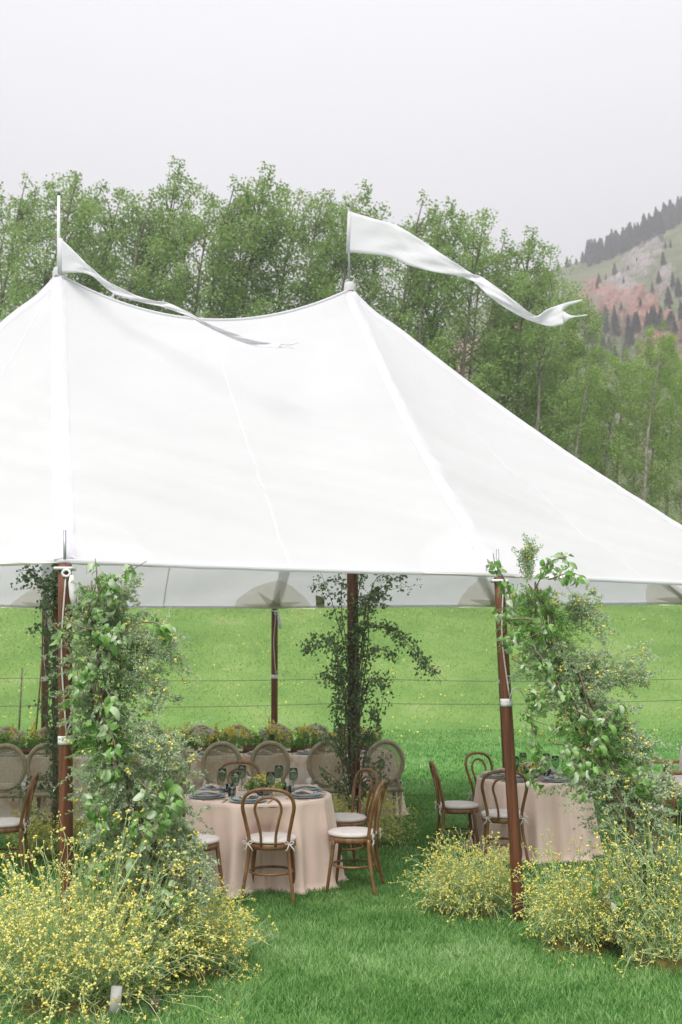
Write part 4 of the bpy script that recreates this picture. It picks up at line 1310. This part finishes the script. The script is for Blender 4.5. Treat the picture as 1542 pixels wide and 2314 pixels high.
def centerpiece(p, where, seed):
    t = thing('flower_bowl', 'low bowl of white and pale yellow flowers on ' + where, 'flowers', p)
    lathe(MB(), [(0, 0), (.05, 0), (.09, .03), (.10, .06), (.095, .06), (.08, .03), (0, .02)], 24).obj('bowl', M['charger'], t)
    bouquet(t, .30, .24, .15, seed, spikes=0, whites=9, yellows=6, dens=26)
centerpiece(Vector((tA.x + .06, tA.y - .02, zA + .001)), WA, 400)
centerpiece(Vector((tB.x, tB.y, zB + .001)), WB, 401)

# ------------------------------------------------------------------ lounge seat and ottoman
def lounge():
    g = gpt(1545, 12.75)
    t = thing('lounge_sofa', 'cream cushioned lounge sofa with honey wood arm', 'sofa', g, R(-86))
    for sx in (-.62, .62):
        fr = MB()
        tube(fr, spline([(sx, -.40, .585), (sx, 0, .60), (sx, .38, .60)], 10), .024, 8)
        fr.obj('arm', M['oak'], t)
        for y in (-.36, .34):
            tube(MB(), [(sx, y, -.05), (sx, y, .60)], [.02, .026], 8).obj('leg', M['oak'], t)
    for y in (-.36, .34):
        box(MB(), (0, y, .26), (1.24, .04, .07), bev=.012).obj('rail', M['oak'], t)
    box(MB(), (0, 0, .37), (1.20, .80, .17), bev=.06).obj('seat_cushion', M['cushion'], t)
    box(MB(), (0, .30, .62), (1.16, .20, .44), Matrix.Rotation(R(-8), 4, 'X'), bev=.07).obj('back_cushion', M['cushion'], t)
    g = gpt(1625, 11.9)
    o = thing('ottoman', 'dark green velvet ottoman before the cream lounge sofa', 'ottoman', g, R(14))
    lathe(MB(), [(0, .40), (.28, .40), (.325, .385), (.335, .35), (.335, .07), (.32, .05), (0, .05)], 32).obj('cushion', M['teal'], o)
    for a in range(4):
        tube(MB(), [(math.cos(a * 1.57 + .7) * .25, math.sin(a * 1.57 + .7) * .25, -.03), (math.cos(a * 1.57 + .7) * .25, math.sin(a * 1.57 + .7) * .25, .06)], .02, 7).obj('foot', M['oak'], o)
lounge()

# ------------------------------------------------------------------ yellow wiry flower clumps
def moss_mound(t, rx, ry, h, seed):
    n, m = 40, 10; V = [(0, 0, h)]
    for i in range(1, m + 1):
        k = i / m
        for j in range(n):
            a = 2 * math.pi * j / n
            e = 1 + .3 * noise.noise(Vector((math.cos(a) * 1.6, math.sin(a) * 1.6, seed)))
            z = h * (1 - k ** 2) + .02 * noise.noise(Vector((math.cos(a) * k * 9, math.sin(a) * k * 9, seed + 3))) - (.02 if i == m else 0)
            V.append((math.cos(a) * rx * k * e, math.sin(a) * ry * k * e, z))
    T = [(0, 1 + j, 1 + (j + 1) % n) for j in range(n)]
    idx = np.arange(m * n).reshape(m, n) + 1
    A, B = idx[:-1], idx[1:]
    MB().add(V, T, np.stack([A, B, np.roll(B, -1, 1), np.roll(A, -1, 1)], -1).reshape(-1, 4)).obj('moss_mound', M['moss'], t)
def clump(px, Y, hgt, rad, n, label, seed, petals='yellow', rx=None, lean=(0, 0), bl=.0095, bper=5, moss=True, base_r=.16):
    rg = np.random.default_rng(seed)
    g = gpt(px, Y)
    t = thing('flower_clump', label, 'flowers', g)
    st, bl_mb = MB(), MB()
    m = 11
    a = rg.uniform(0, 2 * math.pi, n)
    el = np.where(rg.uniform(0, 1, n) < .08, rg.uniform(.0, .35, n), rg.uniform(.28, 1.0, n) ** .8)                    # 0 horizontal .. 1 upright
    L = hgt * rg.uniform(.45, 1.08, n)
    hor = np.sqrt(np.clip(1 - el ** 2, 0, 1)) * rad / hgt * 1.05
    d = np.stack([np.cos(a) * hor + lean[0], np.sin(a) * hor + lean[1], el * .95 + .12], 1)
    br = base_r * np.sqrt(rg.uniform(0, 1, n))
    b = np.stack([np.cos(a) * br * rg.uniform(.6, 2, n), np.sin(a) * br, np.full(n, .03)], 1)
    u = np.linspace(0, 1, m)[None, :, None]
    side = np.stack([-np.sin(a), np.cos(a), np.zeros(n)], 1) * rg.normal(0, 1, (n, 1))
    drp = rg.uniform(0, .38, n)[:, None, None] * (1 - .5 * el)[:, None, None]
    P = b[:, None] + d[:, None] * (L[:, None, None]) * u
    P[..., 2:3] -= drp * L[:, None, None] * u ** 2.2
    wob = rg.uniform(.02, .07, n)[:, None, None] * L[:, None, None]
    P += side[:, None] * wob * np.sin(u * rg.uniform(3, 9, n)[:, None, None]) + rg.normal(0, .006, (n, m, 3)) * u
    # curled tips
    cu = rg.uniform(0, 1, n) < .55
    tipu = np.clip((u - .78) / .22, 0, 1)
    P[cu] += (np.stack([np.cos(a), np.sin(a), np.zeros(n)], 1)[cu][:, None] * .05 + np.array([0, 0, -.075])) * tipu[:, :, :] ** 1.6
    P[..., 2] = np.maximum(P[..., 2], .015 + .02 * rg.uniform(0, 1, (n, 1)))
    ribbons(st, P, .0048, rg=rg)
    # side branchlets carrying blossoms
    k = rg.integers(5, m - 1, (n, 3))
    q0 = P[np.arange(n)[:, None], k].reshape(-1, 3)
    dd = rg.normal(size=(len(q0), 3)) * .6 + np.repeat(d, 3, 0) * .5 + [0, 0, .25]
    dd = norm(dd)
    LL = rg.uniform(.03, .11, (len(q0), 1))
    uu = np.linspace(0, 1, 5)[None, :, None]
    BP = q0[:, None] + dd[:, None] * LL[:, None] * uu + np.array([0, 0, -1.0]) * (LL[:, None] * .35) * uu ** 2
    BP[..., 2] = np.maximum(BP[..., 2], .02)
    ribbons(st, BP, .0036, rg=rg)
    tips = np.concatenate([P[:, -1], BP[:, -1], P[:, -2][rg.uniform(0, 1, n) < .5]])
    tips = tips[rg.uniform(0, 1, len(tips)) < min(1, bper / 5 + .05)]
    pts = np.concatenate([tips + rg.normal(0, bl * .8, tips.shape) for _ in range(3)])
    balls(bl_mb, pts, bl * rg.uniform(.40, .85, len(pts)), rg=rg, jitter=.35)
    st.obj('stems', M['stem'], t, kind='stuff'); bl_mb.obj('blossoms', M[petals], t, kind='stuff')
    # fine thread foliage low down
    fo = MB(); k2 = n * 5
    i = rg.integers(0, n, k2); j = rg.integers(1, 6, k2)
    leaves(fo, P[i, j], rg.normal(size=(k2, 3)) + [0, 0, .9], rg.normal(size=(k2, 3)), rg.uniform(.03, .07, k2), .0045, rg=rg)
    fo.obj('thread_foliage', M['stem'], t, False, kind='stuff')
    if moss: moss_mound(t, base_r * 1.75, base_r * 1.45, .10, seed)
clump(165, 6.00, .98, .60, 680, 'biggest yellow flowering clump, at the foot of the leafy column near the white foot', 11, 'pale_yellow', bl=.0088, base_r=.22, bper=4.6)
clump(430, 6.55, .60, .31, 360, 'yellow flowering clump on mossy mound between the big clump and pink table', 12, 'yellow', bl=.0085, base_r=.15, bper=3.2)
clump(1070, 8.0, .66, .33, 440, 'yellow wiry clump on golden moss in the open beside the leaning front pole', 13, 'yellow', bl=.008, base_r=.13, lean=(-.05, 0), bper=3.2)
clump(1315, 7.1, .76, .27, 420, 'yellow wiry clump on brown moss between the leaning pole and second leafy column', 14, 'yellow', bl=.008, base_r=.15, bper=3.2)
clump(1500, 6.75, 1.02, .34, 420, 'yellow-green clump growing over the base of the second leafy column', 15, 'yellow', bl=.008, base_r=.14, bper=2.8)
clump(806, 10.95, .62, .50, 380, 'dull yellow clump wrapped round the foot of the vine-clad centre pole', 16, 'yellow', bl=.010, base_r=.15, bper=3)
clump(128, 10.3, .62, .42, 300, 'dull yellow clump at the foot of the other centre pole, behind the front pole', 17, 'yellow', bl=.010, base_r=.15, bper=3)

# ------------------------------------------------------------------ leafy flower columns
def leaf_mesh(seed, L=.085, W=.046, curl=.5, twist=.3):
    rg = np.random.default_rng(seed)
    V = []; n = 7
    for i in range(n):
        k = i / (n - 1)
        w = W * .5 * (math.sin(math.pi * k ** .8) ** .85) + .0008
        bend = curl * k * 1.6
        y = L * (math.sin(bend) / max(bend, 1e-3)) * k if bend > 1e-3 else L * k
        z = -L * k * (1 - math.cos(bend)) / max(bend, 1e-3)
        tw = twist * k
        for s in (-1, -.5, 0, .5, 1):
            x = s * w
            zz = .32 * abs(s) * w + (.004 * math.sin(k * 9 + s * 3))
            V.append((x * math.cos(tw) - zz * math.sin(tw) + .10 * L * math.sin(k * 2.4 + seed), y, z + zz * math.cos(tw) + x * math.sin(tw)))
    idx = np.arange(n * 5).reshape(n, 5)
    Q = np.stack([idx[:-1, :-1], idx[:-1, 1:], idx[1:, 1:], idx[1:, :-1]], -1).reshape(-1, 4)
    return MB().add(V, None, Q)
LEAF_MB = [leaf_mesh(1, .085, .044, 1.1, .7), leaf_mesh(2, .072, .040, 1.3, -.6), leaf_mesh(3, .095, .042, 1.0, 1.0), leaf_mesh(4, .06, .032, .8, -.7), leaf_mesh(5, .09, .042, 1.9, .3), leaf_mesh(6, .08, .028, 1.5, -1.2)]
LEAVES = [l.mesh('leaf', M['big_leaf']) for l in LEAF_MB]
def leaf_basis(d, up):
    d = Vector(d).normalized(); up = Vector(up)
    x = d.cross(up)
    if x.length < 1e-3: x = d.cross(Vector((1, 0, 0)))
    x.normalize(); z = x.cross(d)
    return Matrix(((x.x, d.x, z.x, 0), (x.y, d.y, z.y, 0), (x.z, d.z, z.z, 0), (0, 0, 0, 1)))
def column(label, base, spine, vines, plumes, seed, nspr, nleaf_target, feet, dark=.0):
    """spine: [(px,py,Y,rpx)] from top to foot; vines/plumes: [(px,py,Y)...] polylines on the real structure"""
    rg = np.random.default_rng(seed); rnd = random.Random(seed)
    t = thing('leafy_flower_column', label, 'flower column', base)
    o = Vector(base)
    S = np.array([tuple(at(a, b, Y) - o) for a, b, Y, r in spine]); Rr = np.array([r / FPX * Y for a, b, Y, r in spine])
    seg = np.linalg.norm(np.diff(S, axis=0), axis=1); cum = np.concatenate([[0], np.cumsum(seg)])
    def sp(u):
        s = u * cum[-1]
        return np.array([np.interp(s, cum, S[:, k]) for k in range(3)]), float(np.interp(s, cum, Rr))
    # woody armature
    arm = MB()
    for k in range(9):
        pts = []
        for u in np.linspace(.0, 1, 12):
            c, r = sp(u)
            a = k * .7 + u * (2 + k % 3)
            pts.append(c + np.array([math.cos(a), math.sin(a), 0]) * r * .35 + rg.normal(0, .03, 3))
        tube(arm, spline(pts, 40), np.linspace(.006, .012, 40), 5)
    arm.obj('branches', M['twig'], t, kind='stuff')
    st, lf, ye, fe = MB(), MB(), MB(), MB()
    tipsY = []
    for k in range(nspr):
        u = rg.uniform(0.02, .97)
        c, r = sp(u)
        a = rg.uniform(0, 2 * math.pi)
        d = np.array([math.cos(a), math.sin(a) * .9, rg.uniform(-.25, 1.0)])
        b = c + np.array([math.cos(a), math.sin(a), 0]) * r * rg.uniform(0, .55)
        L = r * (rg.uniform(.35, 1.0) if rg.uniform() < .8 else rg.uniform(1.0, 1.55)) * (1 + .45 * noise.noise(Vector((c[2] * 3.1, a, seed))))
        fern = noise.noise(Vector((c[0] * 2.5, seed, c[2] * 2.5))) > .22
        P = sprig_geo(st, fe if fern else lf, b, d, L, rg.uniform(.1, .7), int(34 + 60 * L), (.022 if not fern else .024), (.0125 if not fern else .006), rg, .003)
        if rg.uniform() < .09: 
            for _ in range(2): tipsY.append(P[rg.integers(5, 9)] + rg.normal(0, .015, 3))
    for pl in plumes:                                # long arching plumes
        pp = [np.array(tuple(at(*q) - o)) for q in pl]
        for rep in range(9):
            path = spline([p + rg.normal(0, .03, 3) * (i + .4) for i, p in enumerate(pp)], 14)
            ribbons(st, path[None], .004, rg=rg)
            n = 150
            k = rg.uniform(.15, 1, n); i = np.clip((k * 13).astype(int), 0, 12)
            T = norm(path[i + 1] - path[i]); f = (k * 13 - i)[:, None]
            pos = path[i] * (1 - f) + path[i + 1] * f + rg.normal(0, .012, (n, 3))
            leaves(lf, pos, T * .5 + norm(rg.normal(size=(n, 3))), rg.normal(size=(n, 3)) + [0, 0, .8], rg.uniform(.013, .028, n), .012, tint=np.clip(rg.uniform(.3, 1.1, n), 0, 1), rg=rg)
            for _ in range(2): tipsY.append(path[rg.integers(4, 13)] + rg.normal(0, .012, 3))
    tipsY = np.array(tipsY)
    balls(ye, np.concatenate([tipsY + rg.normal(0, .007, tipsY.shape) for _ in range(3)]), .008, rg=rg)
    st.obj('sprig_stems', M['stem'], t, kind='stuff'); lf.obj('sprig_foliage', M['sprig'], t, False, kind='stuff')
    fe.obj('fern_foliage', M['fern'], t, False, kind='stuff'); ye.obj('small_blossoms', M['yellow'], t, kind='stuff')
    # vines with large leaves, each leaf a part
    tot = 0; tw = MB(); extra = MB()
    lens = [len(v) for v in vines]
    per = nleaf_target / sum(lens)
    for v in vines:
        pp = [np.array(tuple(at(q[0], q[1], q[2] - .14) - o)) for q in v]
        path = spline(pp, 30)
        tube(tw, path, np.linspace(.0055, .0025, 30), 5)
        nodes = [rnd.randrange(2, 29) for _ in range(max(3, int(per * len(v) / 2.6)))]
        for q in range(int(per * len(v) * 2.1)):
            i = rnd.choice(nodes)
            T = Vector(path[min(29, i + 1)] - path[i - 1]).normalized()
            out = Vector(rg.normal(size=3)); out = (out - T * out.dot(T)).normalized()
            d = T * .35 + out * .9 + Vector((0, -.2, -.45))
            up = Vector(rg.normal(size=3)) * .8 + Vector((0, -.6, .7))
            p = Vector(path[i]) + out * .012 + Vector(rg.normal(size=3)) * .016
            s = rnd.uniform(.55, 1.25)
            Mx = Matrix.Translation(p) @ leaf_basis(d, up) @ Matrix.Scale(s, 4)
            if q < per * len(v):
                link('leaf', rnd.choice(LEAVES), t, M=Mx); tot += 1
            else:                      # leaves deeper in the bunch, past the count kept as single parts
                extra.addmb(rnd.choice(LEAF_MB), Matrix.Translation((0, .05, 0)) @ Mx, tint=rnd.random())
    tw.obj('vine_twigs', M['twig'], t)
    extra.obj('inner_leaves', M['vine_inner'], t, kind='stuff')
    for (px, py, Y, w, h, ang) in feet:
        p = at(px, py, Y) - o
        box(MB(), (p.x, p.y, p.z), (w, .03, h), Matrix.Rotation(R(ang), 4, 'Y')).obj('support_foot', M['white_board'], t)
    return t
spL = [(a + (26 if b < 1800 else 10), b, c, r * (.86 if b < 1750 else 1)) for a, b, c, r in [(190, 1320, 6.72, 34), (205, 1395, 6.7, 82), (222, 1480, 6.66, 98), (205, 1580, 6.62, 78), (205, 1680, 6.58, 72), (250, 1770, 6.52, 88), (305, 1870, 6.45, 104), (322, 1960, 6.4, 108), (330, 2060, 6.35, 105), (335, 2150, 6.3, 90)]]
vinesL = [[(205, 1400, 6.6), (232, 1330, 6.55), (270, 1305, 6.5), (332, 1268, 6.5)], [(200, 1380, 6.6), (218, 1310, 6.6), (215, 1262, 6.6)], [(150, 1400, 6.6), (190, 1420, 6.5), (240, 1425, 6.45), (270, 1450, 6.45)],
          [(110, 1400, 6.65), (140, 1440, 6.6), (170, 1500, 6.55), (180, 1560, 6.5)], [(200, 1480, 6.5), (210, 1520, 6.45), (180, 1580, 6.5), (160, 1570, 6.55)], [(262, 1440, 6.5), (310, 1410, 6.5), (350, 1408, 6.5), (375, 1430, 6.5)],
          [(225, 1640, 6.45), (252, 1660, 6.4), (262, 1710, 6.35), (245, 1760, 6.35)], [(170, 1760, 6.45), (205, 1800, 6.35), (225, 1840, 6.3), (245, 1860, 6.3)], [(310, 1760, 6.3), (345, 1790, 6.25), (390, 1800, 6.25), (410, 1790, 6.3)],
          [(300, 1830, 6.3), (315, 1870, 6.25), (330, 1920, 6.2), (290, 1960, 6.2)], [(350, 1800, 6.3), (370, 1840, 6.25), (330, 1880, 6.2)], [(230, 1940, 6.3), (220, 1990, 6.2), (225, 2020, 6.2)], [(330, 2000, 6.3), (380, 2020, 6.25), (400, 2040, 6.2)],
          [(340, 2100, 6.2), (350, 2140, 6.1), (340, 2200, 6.0), (345, 2260, 5.95)], [(240, 1560, 6.5), (262, 1600, 6.45), (225, 1640, 6.45)], [(190, 1350, 6.6), (230, 1390, 6.55), (250, 1330, 6.5)], [(280, 1960, 6.25), (330, 2010, 6.2), (350, 2060, 6.15)]]
plumesL = [[(270, 1480, 6.55), (320, 1475, 6.5), (365, 1470, 6.5), (395, 1485, 6.5)], [(270, 1520, 6.55), (320, 1540, 6.5), (350, 1570, 6.5), (358, 1590, 6.5)], [(260, 1460, 6.6), (310, 1440, 6.55), (360, 1455, 6.5), (398, 1508, 6.5)],
           [(290, 1640, 6.5), (330, 1650, 6.45), (370, 1675, 6.4), (420, 1690, 6.4)], [(290, 1680, 6.45), (330, 1700, 6.4), (370, 1720, 6.4), (405, 1745, 6.4)], [(380, 1850, 6.3), (420, 1870, 6.3), (440, 1910, 6.3)], [(330, 1720, 6.4), (380, 1740, 6.4), (420, 1740, 6.4)],
           [(230, 1400, 6.6), (270, 1350, 6.55), (290, 1330, 6.55)], [(360, 1920, 6.3), (410, 1940, 6.25), (450, 1990, 6.2)]]
column('tall leafy flower column against the tent pole, over the biggest yellow clump', gpt(335, 6.3), spL, vinesL, plumesL, 21, 1050, 285, [(262, 2262, 5.76, .056, .15, 3)])
spR = [(a + (34 if 1480 < b < 1900 else 10), b, c, r * .80) for a, b, c, r in [(1195, 1320, 7.6, 46), (1215, 1400, 7.55, 84), (1232, 1470, 7.5, 84), (1262, 1550, 7.45, 88), (1290, 1630, 7.35, 86), (1318, 1710, 7.25, 92), (1370, 1800, 7.1, 104), (1420, 1890, 7.0, 112), (1450, 1990, 6.9, 100), (1468, 2090, 6.85, 84), (1480, 2160, 6.8, 50)]]
vinesR = [[(1160, 1370, 7.5), (1140, 1310, 7.5), (1120, 1275, 7.5), (1115, 1250, 7.5)], [(1210, 1330, 7.45), (1245, 1270, 7.4), (1280, 1262, 7.4), (1245, 1258, 7.4)], [(1240, 1310, 7.4), (1285, 1295, 7.35), (1310, 1300, 7.35)], [(1125, 1380, 7.55), (1150, 1400, 7.45), (1170, 1440, 7.4), (1130, 1460, 7.5)],
          [(1150, 1400, 7.45), (1200, 1400, 7.4), (1230, 1420, 7.35), (1180, 1450, 7.35)], [(1170, 1450, 7.4), (1220, 1480, 7.35), (1250, 1530, 7.3), (1290, 1570, 7.25)], [(1160, 1490, 7.45), (1200, 1510, 7.35), (1250, 1500, 7.3)], [(1190, 1570, 7.4), (1220, 1570, 7.35), (1200, 1620, 7.3), (1240, 1640, 7.25)],
          [(1190, 1600, 7.35), (1205, 1650, 7.3), (1215, 1690, 7.25)], [(1290, 1600, 7.25), (1340, 1620, 7.2), (1390, 1610, 7.2), (1405, 1590, 7.2), (1390, 1650, 7.2)], [(1330, 1620, 7.2), (1360, 1650, 7.15), (1340, 1690, 7.1)], [(1240, 1710, 7.25), (1210, 1740, 7.2), (1205, 1770, 7.2)],
          [(1250, 1680, 7.25), (1290, 1690, 7.15), (1300, 1740, 7.1), (1290, 1790, 7.1)], [(1310, 1700, 7.15), (1330, 1760, 7.05), (1310, 1800, 7.05)], [(1420, 1730, 7.1), (1450, 1760, 7.0), (1470, 1790, 7.0)], [(1350, 2000, 6.9), (1370, 2040, 6.85), (1400, 2050, 6.8)], [(1260, 1540, 7.3), (1280, 1620, 7.2), (1250, 1660, 7.2)], [(1440, 1900, 6.9), (1470, 1950, 6.85), (1440, 2000, 6.8)]]
plumesR = [[(1310, 1560, 7.4), (1370, 1520, 7.35), (1420, 1500, 7.35), (1462, 1490, 7.35)], [(1300, 1530, 7.4), (1330, 1500, 7.4), (1355, 1478, 7.4)], [(1330, 1570, 7.35), (1400, 1530, 7.3), (1450, 1540, 7.3)], [(1280, 1400, 7.5), (1320, 1390, 7.45), (1365, 1420, 7.45)], [(1190, 1320, 7.55), (1185, 1270, 7.55), (1192, 1230, 7.55)],
           [(1270, 1380, 7.5), (1320, 1360, 7.5), (1335, 1370, 7.5)], [(1380, 1640, 7.2), (1430, 1670, 7.15), (1475, 1710, 7.15)], [(1370, 1700, 7.2), (1430, 1690, 7.15), (1460, 1705, 7.15)], [(1460, 1800, 7.0), (1500, 1780, 7.0), (1545, 1760, 7.0)], [(1340, 1620, 7.3), (1400, 1630, 7.2), (1420, 1650, 7.2)]]
column('second leafy flower column, leaning away from the front tent pole to the right', gpt(1480, 6.85), spR, vinesR, plumesR, 22, 1100, 285, [(1470, 2165, 6.72, .06, .11, -14), (1519, 2162, 6.74, .06, .10, 22)])

# ------------------------------------------------------------------ birch vines round the centre poles
def pole_vine(label, base, branches, seed, dens=70, Yd=.22):
    rg = np.random.default_rng(seed)
    t = thing('pole_vine', label, 'vine', base)
    o = Vector(base)
    tw, lf = MB(), MB()
    for br, wgt in branches:
        for rep in range(wgt):
            y0 = br[0][2]
            pp = [np.array(tuple(at(a, b, Y) - o)) + rg.normal(0, .035, 3) * (.3 + i * .5) + np.array([0, rg.normal(0, Yd) * i / len(br), 0]) for i, (a, b, Y) in enumerate(br)]
            path = spline(pp, 18)
            tube(tw, path, np.linspace(.007, .002, 18), 4, cap=False)
            L = np.linalg.norm(np.diff(path, axis=0), axis=1).sum()
            n = int(dens * L)
            nc = max(3, n // 5)
            kc = rg.uniform(.12, 1, nc); ic = np.clip((kc * 17).astype(int), 0, 16)
            cpos = path[ic] + rg.normal(0, .035, (nc, 3))
            pos = np.repeat(cpos, 5, 0) + rg.normal(0, .026, (nc * 5, 3))
            k = len(pos)
            leaves(lf, pos, rg.normal(size=(k, 3)) * .7 + [0, 0, -.7], rg.normal(size=(k, 3)), rg.uniform(.026, .048, k), rg.uniform(.024, .042, k), fold=.2, rg=rg)
    tw.obj('twigs', M['twig'], t); lf.obj('leaves', M['dark_leaf'], t, False, kind='stuff')
Y = 11.1
br1 = [([(800, 1860, Y), (790, 1700, Y), (775, 1600, Y), (750, 1530, Y), (725, 1545, Y)], 2), ([(795, 1800, Y), (785, 1600, Y), (765, 1480, Y), (730, 1450, Y), (690, 1468, Y)], 3), ([(795, 1700, Y), (785, 1500, Y), (765, 1380, Y), (740, 1320, Y), (690, 1288, Y)], 1),
       ([(795, 1700, Y), (790, 1500, Y), (770, 1380, Y), (752, 1300, Y)], 1), ([(800, 1700, Y), (815, 1480, Y), (830, 1360, Y), (870, 1315, Y), (928, 1330, Y)], 3), ([(800, 1700, Y), (812, 1450, Y), (830, 1360, Y), (880, 1380, Y)], 2),
       ([(800, 1600, Y), (812, 1440, Y), (870, 1425, Y), (940, 1460, Y), (994, 1535, Y)], 4), ([(800, 1650, Y), (815, 1500, Y), (860, 1470, Y), (905, 1490, Y)], 2), ([(800, 1700, Y), (820, 1580, Y), (860, 1530, Y), (885, 1560, Y)], 3), ([(800, 1600, Y), (805, 1400, Y), (820, 1300, Y), (832, 1288, Y)], 2),
       ([(800, 1850, Y), (780, 1700, Y), (770, 1620, Y), (760, 1580, Y)], 3), ([(802, 1850, Y), (830, 1700, Y), (845, 1640, Y), (860, 1590, Y)], 3), ([(800, 1850, Y), (800, 1700, Y - .1), (797, 1600, Y - .1), (810, 1540, Y - .1)], 2), ([(800, 1830, Y), (760, 1760, Y), (730, 1750, Y)], 2), ([(800, 1830, Y), (850, 1740, Y), (870, 1720, Y)], 3),
       ([(800, 1750, Y), (750, 1680, Y), (715, 1650, Y)], 2), ([(800, 1780, Y), (840, 1760, Y), (895, 1775, Y)], 2), ([(800, 1700, Y), (780, 1560, Y), (770, 1500, Y), (765, 1360, Y)], 2)]
pole_vine('dark birch branches climbing the centre pole behind the pink table', gpt(803, 11.1), br1, 31, dens=75)
Y = 10.4
br2 = [([(134, 1850, Y), (128, 1600, Y), (120, 1400, Y), (105, 1310, Y), (65, 1318, Y)], 3), ([(134, 1700, Y), (130, 1500, Y), (118, 1350, Y), (112, 1290, Y)], 3), ([(130, 1800, Y), (110, 1760, Y), (70, 1770, Y), (58, 1780, Y)], 3), ([(130, 1700, Y), (110, 1610, Y), (70, 1590, Y)], 1),
       ([(132, 1600, Y), (110, 1430, Y), (78, 1415, Y)], 1), ([(134, 1850, Y), (125, 1700, Y), (122, 1600, Y), (128, 1500, Y)], 3), ([(134, 1850, Y), (118, 1720, Y), (108, 1660, Y)], 3), ([(130, 1850, Y), (100, 1830, Y), (80, 1850, Y)], 2), ([(134, 1600, Y), (150, 1450, Y), (165, 1340, Y)], 2)]
pole_vine('dark birch branches climbing the other centre pole beside the front pole', gpt(134, 10.4), br2, 32, dens=75)

# ------------------------------------------------------------------ small things in the grass
g = gpt(350, 5.82)
sk = thing('ground_light', 'small round brown metal spot light set in the grass by the leafy column', 'light', g)
lathe(MB(), [(.001, .0), (.022, .0), (.030, .05), (.034, .075), (.030, .078), (.026, .06), (.001, .058)], 18).obj('housing', M['fence_post'], sk)
tube(MB(), [(0, 0, .01), (0, 0, -.10)], [.008, .003], 6).obj('spike', M['fence_post'], sk)

# ------------------------------------------------------------------ lawn
def lawn():
    mb = MB()
    def zone(n, y0, y1, h0, h1, w):
        u = rng.uniform(0, 1, n)
        y = np.sqrt(y0 ** 2 + (y1 ** 2 - y0 ** 2) * u)
        x = rng.uniform(-1, 1, n) * (y * .345 + 1.8)
        z = np.where(y > 11, .018 * (y - 11), 0.0)
        far = y > 16
        if far.any(): z[far] = gz_arr(x[far], y[far])
        nz = np.array([noise.noise(Vector((a * 1.1, b * 1.1, 0))) for a, b in zip(x, y)])
        n2 = np.array([noise.noise(Vector((a * 4.3, b * 4.3, 5))) for a, b in zip(x, y)])
        h = rng.uniform(h0, h1, n) * (1 + .3 * n2)
        a = rng.uniform(0, 2 * math.pi, n); ln = rng.uniform(.1, .75, n)
        D = np.stack([np.cos(a) * ln, np.sin(a) * ln, np.ones(n)], 1)
        sd = np.stack([-np.sin(a), np.cos(a), np.zeros(n)], 1)
        sd = sd + .8 * np.stack([np.ones(n), np.zeros(n), np.zeros(n)], 1) * np.sign(sd[:, :1] + 1e-6)
        sd = norm(sd)
        P = np.stack([x, y, z - .004], 1)
        W = w * rng.uniform(.6, 1.3, n)[:, None]
        mid = P + D * (h * .55)[:, None]
        D2 = D * np.array([1.9, 1.9, .8])
        tip = mid + D2 * (h * .45)[:, None]
        V = np.stack([P - sd * W * .5, P + sd * W * .5, mid + sd * W * .4, mid - sd * W * .4, tip], 1).reshape(-1, 3)
        k = np.arange(n)[:, None] * 5
        tint = np.clip(.40 + .45 * nz + .35 * n2 + rng.normal(0, .24, n), 0, 1)
        mb.add(V, k + np.array([[3, 2, 4]]), k + np.array([[0, 1, 2, 3]]), np.repeat(tint, 5))
    zone(300000, 4.7, 9.0, .03, .065, .0046)
    zone(140000, 9.0, 14.5, .03, .06, .008)
    zone(45000, 14.5, 24, .03, .065, .016)
    mb.obj('lawn_grass', M['blade'], smooth=False, kind='stuff', label='short mown green lawn grass', cat='grass')
lawn()

# ------------------------------------------------------------------ haze
def haze():
    x0, x1, y0, y1, z0, z1 = -1200, 1200, -64, 780, -30, 330
    zmax = max(v[2] for v in HV)
    z1 = zmax + 40
    mb = box(MB(), ((x0 + x1) / 2, (y0 + y1) / 2, (z0 + z1) / 2), (x1 - x0, y1 - y0, z1 - z0))
    m, t, out = _nodes('thin_haze')
    v = t.nodes.new('ShaderNodeVolumePrincipled')
    v.inputs['Color'].default_value = (.93, .93, .96, 1); v.inputs['Density'].default_value = HAZE
    v.inputs['Anisotropy'].default_value = .2
    t.links.new(v.outputs[0], out.inputs['Volume'])
    o = mb.obj('haze', m, smooth=False, kind='stuff')
    o.display_type = 'WIRE'
HAZE = .0015
haze()
